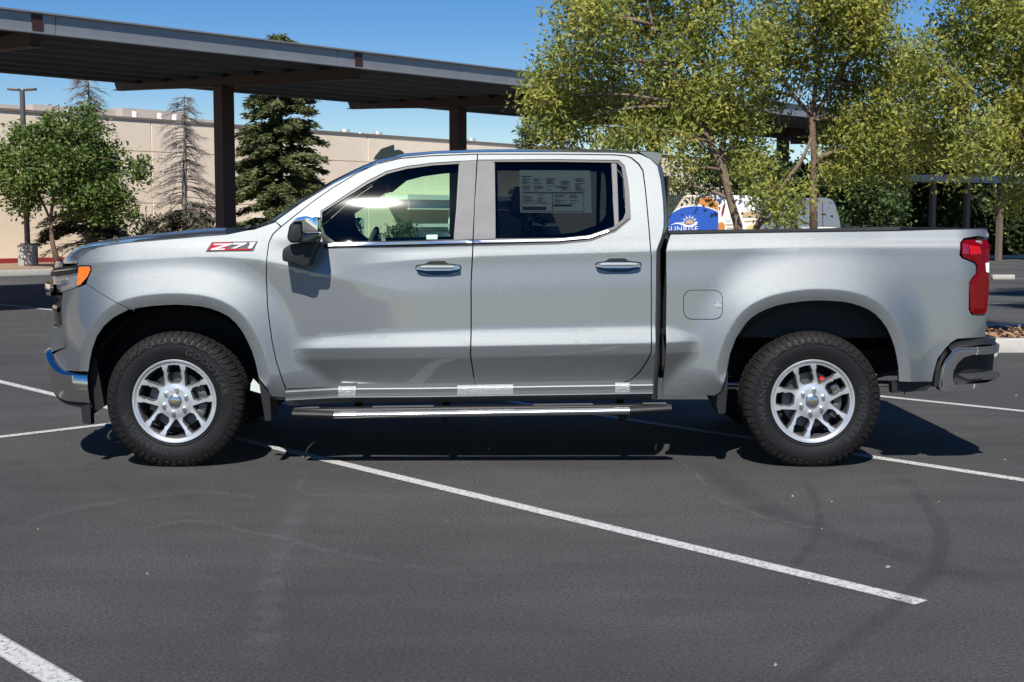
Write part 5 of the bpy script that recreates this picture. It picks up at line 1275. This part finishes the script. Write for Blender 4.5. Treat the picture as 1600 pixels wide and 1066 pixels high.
for i, (px, Y, top) in enumerate(far):
    r = 46
    cl = [(px, top + r, r), (px - 34, top + r * 1.7, r * .8), (px + 36, top + r * 1.6, r * .8), (px - 15, top + r * 2.2, r * .9), (px + 22, top + r * 2.5, r * .8), (px - 36, top + r * 2.9, r * .7)]
    bush_tree(px, 385, Y, cl, ('dark green tree in the row beyond the low carport', 'dense green tree in the row beyond the low carport')[i % 2], 40 + i, pal=PAL_DARK if i % 2 == 0 else PAL_MID, leaf=.26, nm='distant_tree', grp=('dark trees beyond the low carport', 'green trees beyond the low carport')[i % 2], dens_=.8, tuft=.6, per=42)
# broadleaf tree on the left, before the building
YL = 32.0
g = pt(82, 405, YL - 1); gl = (g.x, YL - .5, .1)
tree('leafy_tree', 'bushy green tree on a thin dark trunk in front of the beige building', gl, [[(82, 380), (79, 345), (84, 300), (95, 250), (100, 215)], [(82, 380), (79, 345), (60, 300), (45, 260)]],
     [(60, 222, 36), (112, 212, 40), (58, 280, 46), (118, 272, 52), (160, 248, 36), (165, 306, 42), (112, 310, 30), (38, 305, 28), (16, 246, 28), (14, 285, 24), (90, 245, 40), (85, 188, 18), (-15, 262, 28), (28, 200, 14), (150, 200, 16), (132, 178, 10), (215, 262, 20), (200, 335, 14), (150, 335, 14)], YL - .5, seed=31, pal=PAL_MID * np.array((1.75, 1.6, 1.3)), mt=leaf_d, leaf=.13, tuft=.30, per=46, droop=.3, trunk_r=.09, tufts_scale=.48, aspect=.55, dens_=1.2)
def conifer(name, label, px, py_top, py_base, Y, rad_px, live, seed, dead=False, group=None, dens_=1.0, sky_top=None, pal=None):
    """live: (low, high) share of the height that carries needles"""
    rng = np.random.default_rng(seed); b = pt(px, py_base, Y); t = pt(px - 2, py_top, Y); base = (b.x, Y, .1); root = empty(name, base); tag(root, label, 'tree', group)
    H = t.z - .1; tr = MB(); tr.tube([Vector(base) - Vector((0, 0, .05)), Vector((b.x, Y, .1 + H * .4)), Vector((t.x, Y, .1 + H * .8)), t], [.11, .085, .045, .01], 8); tr.build('trunk', bark_g if dead else bark, root, smooth=True)
    R0 = rad_px * (Y + 8) / F; bm_ = MB(); C = []; D = []; tn = []
    nlev = int(H / .19)
    for i in range(nlev):
        u = .12 + .86 * i / nlev; z = .1 + H * u; rmax = R0 * ((1 - u) / .88) ** (.46 if not dead else .7) + .06
        for k in range(7 if not dead else 6):
            a = rng.uniform(0, 6.283); r = rmax * rng.uniform(.45 if dead else .65, 1.1); z = .1 + H * u + rng.normal() * (.10 if dead else .22); dr = (-.10 if not dead else -.28) * r
            e = Vector((b.x + r * math.cos(a), Y + r * math.sin(a), z + dr)); s = Vector((lerp(b.x, t.x, u), Y, z))
            path = bez(s, e, (0, 0, .16 * r), 6); bm_.tube(path, [lerp(.022 if dead else .014, .004, q / 5) for q in range(6)], 4, caps=False)
            if dead:
                for q in range(16 if u > .45 else 26):
                    w = path[rng.integers(2, 6)]; dd = Vector((math.cos(a + rng.uniform(-1, 1)), math.sin(a + rng.uniform(-1, 1)), rng.uniform(-1.0, .1))) * rng.uniform(.12, .36); bm_.tube([w, w + dd * .55 + Vector((0, 0, .02)), w + dd], [.0065, .005, .003], 3, caps=False)
            if live[0] <= u <= live[1]:
                m = int(r * 60 * dens_) + 10; f = rng.uniform(.12, 1.0, m) ** .8; P = np.array([path[0].lerp(path[-1], x) + Vector((0, 0, .16 * r * 2 * x * (1 - x))) for x in f])
                side = np.array((-math.sin(a), math.cos(a), 0)); off = rng.normal(size=(m, 1)) * .10 * (1.1 - f[:, None]) * (r + .3); P = P + side * off + rng.normal(size=(m, 3)) * .05
                d = np.array((math.cos(a), math.sin(a), -.25)) + side * np.sign(off) * .8 + rng.normal(size=(m, 3)) * .35
                C.append(P); D.append(d); pp = pal if pal is not None else np.array([(.022, .036, .014), (.034, .050, .018), (.052, .066, .022), (.075, .085, .026)])
                tn.append(pp[rng.integers(len(pp), size=m)] * rng.uniform(.75, 1.25, m)[:, None])
    tag(bm_.build('branches', bark_g if dead else bark, root, smooth=True, fix=False), kind='stuff')
    if C:
        C = np.concatenate(C); D = np.concatenate(D); n = len(C); leaf_mesh('needles', C, D, rng.uniform(.12, .26, n), rng.uniform(.035, .07, n), np.concatenate(tn), needle_m, root, rng)
    return root
conifer('conifer_tree', 'full dark green conifer standing before the beige building', 440, 52, 395, 36, 96, (0, 1), 51, dens_=3.0, pal=np.array([(.06, .08, .03), (.085, .105, .038), (.115, .13, .045), (.15, .155, .055)]))
conifer('dead_conifer', 'bare grey dying conifer with drooping twigs and green only at its foot', 290, 146, 400, 35, 74, (0, .34), 52, dead=True, dens_=1.7, pal=np.array([(.03, .045, .02), (.06, .065, .035), (.12, .10, .075), (.15, .125, .10)]))
conifer('dead_conifer', 'dying conifer with a bare grey top behind the bushy green tree', 140, 112, 405, 34.4, 84, (.16, .62), 53, dead=True, dens_=1.9, pal=np.array([(.03, .045, .018), (.045, .055, .022), (.08, .08, .04), (.13, .105, .08)]))
conifer('conifer_tree', 'pale grey-green conifer peeping out between the carport and the island trees', 828, 188, 400, 40, 40, (0, 1), 54, dens_=1.2, pal=np.array([(.075, .10, .06), (.10, .125, .075), (.06, .08, .05)]))
def shrub(px, py_top, py_b, Y, w, seed, label, n=1500, spiky=False):
    rng = np.random.default_rng(seed); b = pt(px, py_b, Y); root = empty('shrub', (b.x, Y, .1)); tag(root, label, 'shrub', 'shrubs before the building'); H = pt(px, py_top, Y).z - .1; Wm = w * (Y + 8) / F
    st = MB(); C = []; D = []
    for k in range(46):
        a = rng.uniform(0, 6.28); r = Wm * rng.uniform(.2, 1); e = Vector((b.x + r * math.cos(a), Y + r * math.sin(a) * .8, .1 + H * rng.uniform(.55, 1.0) * (1 - .35 * r / Wm))); p = bez((b.x, Y, .08), e, (0, 0, .1), 5); st.tube(p, [.016, .012, .009, .006, .004], 4, caps=False)
        m = n // 46; f = rng.uniform(.3, 1.0, m); C.append(np.array([p[0].lerp(p[-1], x) for x in f]) + rng.normal(size=(m, 3)) * .11); d = rng.normal(size=(m, 3)) * .6 + np.array(e - p[0]); D.append(d)
    st.build('stems', bark, root, fix=False); C = np.concatenate(C); D = np.concatenate(D); m = len(C)
    leaf_mesh('foliage', C, D, rng.uniform(.10, .2, m), rng.uniform(.04, .08, m), PAL_DARK[rng.integers(3, size=m)] * rng.uniform(.8, 1.3, m)[:, None], leaf_d, root, rng)
shrub(235, 322, 405, 35.5, 30, 61, 'low dark shrub at the foot of the bare grey conifer'); shrub(630, 338, 410, 42, 42, 63, 'loose spiky shrub seen through the front door window', 1900)
shrub(318, 318, 405, 36.2, 26, 62, 'low dark shrub between the bare conifer and the carport post')

# ================================================================== LAMP POST
g = pt(44, 415, 33.0); lp = empty('lamp_post', (g.x, 33.0, .1)); tag(lp, 'twin-headed grey parking lot lamp post on a round concrete base', 'lamp post')
zt = pt(36, 141, 33.0).z; pole = mat('lamp_pole', (.10, .095, .09), .5, .3)
MB().lathe([(.28, .08), (.29, .12), (.29, .70), (.27, .74), (.0, .75)], (g.x, 33, 0), 'Z', 24).build('concrete_base', conc, lp, smooth=True, angle=40)
MB().box((g.x, 33, .76), (.34, .34, .03)).build('base_plate', pole, lp)
MB().tube([(g.x, 33, .74), (g.x - .02, 33, zt)], [.085, .075], 12).build('pole', pole, lp, smooth=True, angle=50)
for s in (-1, 1): MB().box((g.x + s * .24 - .02, 33, zt + .02), (.34, .22, .07), bev=.02, ry=-.06 * s).build('lamp_head', pole, lp)

# ================================================================== DELIVERY TRUCK AND VAN BEHIND THE BED
YV = 26.6
def vp(px, py, Y=YV - .012): return at(px, py, Y)
dt = empty('delivery_truck', (pt(1110, 400, YV).x, YV + 1, 0)); tag(dt, 'white delivery truck with a blue sun emblem and SUNRISE lettering on its side', 'delivery truck')
cream = mat('cream_panel', (.60, .52, .40), .5); bluep = mat('blue_print', (.012, .085, .42), .4, coat=.3); orng = mat('orange_print', (.55, .22, .05), .5); vwhite = mat('van_white', (.78, .77, .74), .35, coat=.4); tan = mat('tan_print', (.52, .36, .20), .5); dred = mat('dark_red_print', (.22, .02, .03), .5)
x0, zt = at(1030, 305, YV); x1, _ = at(1187, 305, YV)
MB().box(((x0 + x1) / 2, YV + 1.0, (zt + .55) / 2), (x1 - x0, 2.0, zt - .55), bev=.03).build('box_body', vwhite, dt, smooth=True, angle=40)
for x in (x0 + .5, x1 - .5):
    w = MB().lathe([(.0, -.02), (.2, -.02), (.22, 0), (.36, 0), (.37, .03), (.37, .2), (.0, .2)], (x, YV + .05, .37), 'Y', 24).build('wheel', M['rubber'], dt, smooth=True, angle=40)
def sticker(nm, poly, mt, d): return MB().prism([vp(*p) for p in poly], YV - d, YV + .01).build(nm, mt, dt)
sticker('cream_panel', [(1031, 306.5), (1104, 306.5), (1122.5, 318), (1122.5, 410), (1031, 410)], cream, .004)
sticker('orange_band', [(1088, 316), (1100, 308), (1110, 308), (1122.4, 318), (1122.4, 333), (1108, 325)], orng, .008)
arc = [(1034 + 90 * (i / 24), 372 - 50 * math.sin(math.pi * (i / 24) * .62 + .34) ** .8) for i in range(25)]
blue = [(1036, 410), (1036, 350), (1041, 342), (1048, 335), (1057, 329), (1068, 324.4), (1080, 322.6), (1092, 322.4), (1104, 324.4), (1113, 327.4), (1122.3, 331.6), (1122.3, 410)]
sticker('white_arc', [(p[0], p[1] - 1.6) for p in blue[1:-1]] + [(1122.3, 336), (1036, 355)], vwhite, .011); sticker('blue_disc', blue, bluep, .014)
sunc = (1077.5, 349); sticker('sun_disc', [(sunc[0] + 6.2 * math.cos(a), sunc[1] - 6.2 * math.sin(a)) for a in np.linspace(-.1, math.pi + .1, 14)], tan, .018)
for a in np.linspace(.15, math.pi - .15, 7):
    c, s = math.cos(a), math.sin(a); sticker('sun_ray', [(sunc[0] + 8 * c - 1.3 * s, sunc[1] - 8 * s - 1.3 * c), (sunc[0] + 13.4 * c, sunc[1] - 13.4 * s), (sunc[0] + 8 * c + 1.3 * s, sunc[1] - 8 * s + 1.3 * c)], vwhite, .018)
sticker('wave', [(1047, 352), (1056, 348), (1064, 348), (1074, 352), (1082, 351), (1090, 346), (1089, 351), (1082, 354), (1072, 354.6), (1062, 350.6), (1056, 350)], vwhite, .019)
vs, fs = text_mesh('SUNRISE', 1.0, .004, 3, space=1.12); wmx = max(v.x for v in vs); hmx = max(v.y for v in vs); (ax0, az0), (ax1, az1) = vp(1041.5, 361.5), vp(1090.5, 353.6)
m = MB(); m.add([(ax0 + v.x / wmx * (ax1 - ax0), YV - .019 - v.z, az0 + v.y / hmx * (az1 - az0)) for v in vs], fs); m.build('lettering', vwhite, dt)
sticker('red_stroke', [(1127, 334), (1129.5, 322), (1133, 316), (1133.6, 320), (1131, 332), (1128.5, 340)], dred, .01)
sticker('fruit', [(1127 + 6 * math.cos(a), 354 + 7 * math.sin(a)) for a in np.linspace(0, 6.1, 14)], orng, .01)
sticker('drop_outline', [(1138 + 4.6 * math.cos(a), 341 + 5.6 * math.sin(a)) for a in np.linspace(0, 6.1, 16)], mat('grey_print', (.45, .44, .42), .5), .008); sticker('drop', [(1138 + 3.8 * math.cos(a), 341 + 4.8 * math.sin(a)) for a in np.linspace(0, 6.1, 16)], vwhite, .011)
sticker('print_line', [(1134, 350), (1147, 350), (1147, 352), (1134, 352)], tan, .01); sticker('print_line', [(1136, 356), (1150, 355.6), (1150, 357.4), (1136, 357.6)], tan, .01); sticker('print_line', [(1163, 345), (1182, 344), (1182, 346), (1163, 347)], tan, .01)
sticker('print_line', [(1160, 333), (1170, 330), (1182, 333), (1182, 340), (1160, 340)], tan, .01); sticker('yellow_dome', [(1175 + 9 * math.cos(a), 360 - 9 * math.sin(a)) for a in np.linspace(0, math.pi, 12)], mat('yellow_print', (.62, .50, .20), .5), .01)
# grey van
YG = 25.8; gv = empty('van', (pt(1250, 400, YG).x, YG + 1, 0)); tag(gv, 'slate grey panel van parked beside the delivery truck under the trees', 'van')
vg = mat('van_slate', (.16, .185, .23), .35, coat=.5); prof = [(1190, 420), (1190, 314), (1195, 310.5), (1290, 309), (1300, 312), (1306, 322), (1312, 345), (1314, 362), (1314, 420)]
P = [vp(*p, YG) for p in prof]; MB().prism(P, YG, YG + 1.9).build('van_body', vg, gv)
for px in (1230, 1285): MB().prism([vp(*p, YG) for p in ((px, 312), (px + 1, 312), (px + 1, 410), (px, 410))], YG - .006, YG + .01).build('seam', M['seal'], gv)
for px in (1212, 1296): MB().lathe([(.0, -.02), (.2, -.02), (.22, 0), (.33, 0), (.34, .03), (.34, .2), (.0, .2)], (at(px, 400, YG)[0], YG + .03, .34), 'Y', 24).build('wheel', M['rubber'], gv, smooth=True, angle=40)
# white car in front of the van: only its roof shows above the bed
YC2 = 22.0; wc = empty('car', (pt(1290, 400, YC2).x, YC2 + .9, 0)); tag(wc, 'white car whose rounded roof shows just above the pickup bed', 'car')
prof = [(1200, 420), (1202, 392), (1225, 382), (1262, 358.5), (1280, 355.2), (1300, 355), (1320, 358), (1350, 380), (1385, 388), (1390, 420)]
MB().prism([vp(*p, YC2) for p in prof], YC2, YC2 + 1.7).build('body', vwhite, wc)
MB().prism([vp(*p, YC2) for p in ((1238, 380), (1264, 361), (1280, 358), (1300, 358), (1318, 361), (1340, 379))], YC2 - .006, YC2 + .02).build('side_glass', M['gloss'], wc)
for px in (1232, 1358): MB().lathe([(.0, -.02), (.2, -.02), (.22, 0), (.31, 0), (.32, .03), (.32, .2), (.0, .2)], (at(px, 400, YC2)[0], YC2 - .01, .32), 'Y', 24).build('wheel', M['rubber'], wc, smooth=True, angle=40)
# small white utility cabinet beside the van
g = at(1322, 332, 31); MB().box((g[0], 31.3, g[1] / 2), (.32, .5, g[1]), bev=.02).build('utility_cabinet', vwhite); tag(bpy.data.objects['utility_cabinet'], 'narrow cream utility cabinet beside the grey van', 'cabinet')
# far right: parked car and bin
YP = 56.0; pc = empty('car', (pt(1650, 392, YP).x, YP + .9, 0)); tag(pc, 'silver parked car in the shade far beyond the tail lamp', 'car')
silver = mat('far_car_silver', (.42, .43, .45), .3, .5, coat=.6); prof = [(1583, 386), (1584, 376), (1592, 371), (1607, 362), (1622, 359.6), (1650, 360), (1668, 369), (1700, 373), (1704, 386)]
MB().prism([vp(*p, YP) for p in prof], YP, YP + 1.7).build('body', silver, pc); MB().prism([vp(*p, YP) for p in ((1597, 371), (1609, 363), (1622, 361), (1648, 361.6), (1660, 370))], YP - .01, YP + .05).build('side_glass', M['gloss'], pc)
for px in (1603, 1683): MB().lathe([(.0, -.02), (.2, -.02), (.22, 0), (.31, 0), (.32, .03), (.32, .2), (.0, .2)], (at(px, 400, YP)[0], YP - .02, .32), 'Y', 20).build('wheel', M['rubber'], pc, smooth=True, angle=40)
g = gnd(1568, 397); tag(MB().lathe([(.30, 0), (.32, .05), (.36, .95), (.38, 1.0), (.33, 1.06), (.0, 1.1)], (g.x, g.y, 0), 'Z', 20).build('litter_bin', mat('bin_grey', (.12, .125, .13), .6), smooth=True, angle=40), 'round dark grey litter bin beside the low carport', 'litter bin')
K2 = [gnd(px, 404) for px in (1300, 1450, 1600, 1760)]; tag(kerb_run('kerb', [(p.x, p.y) for p in K2], .2, .12), 'far pale kerb along the shaded edge of the lot', 'kerb', kind='structure')
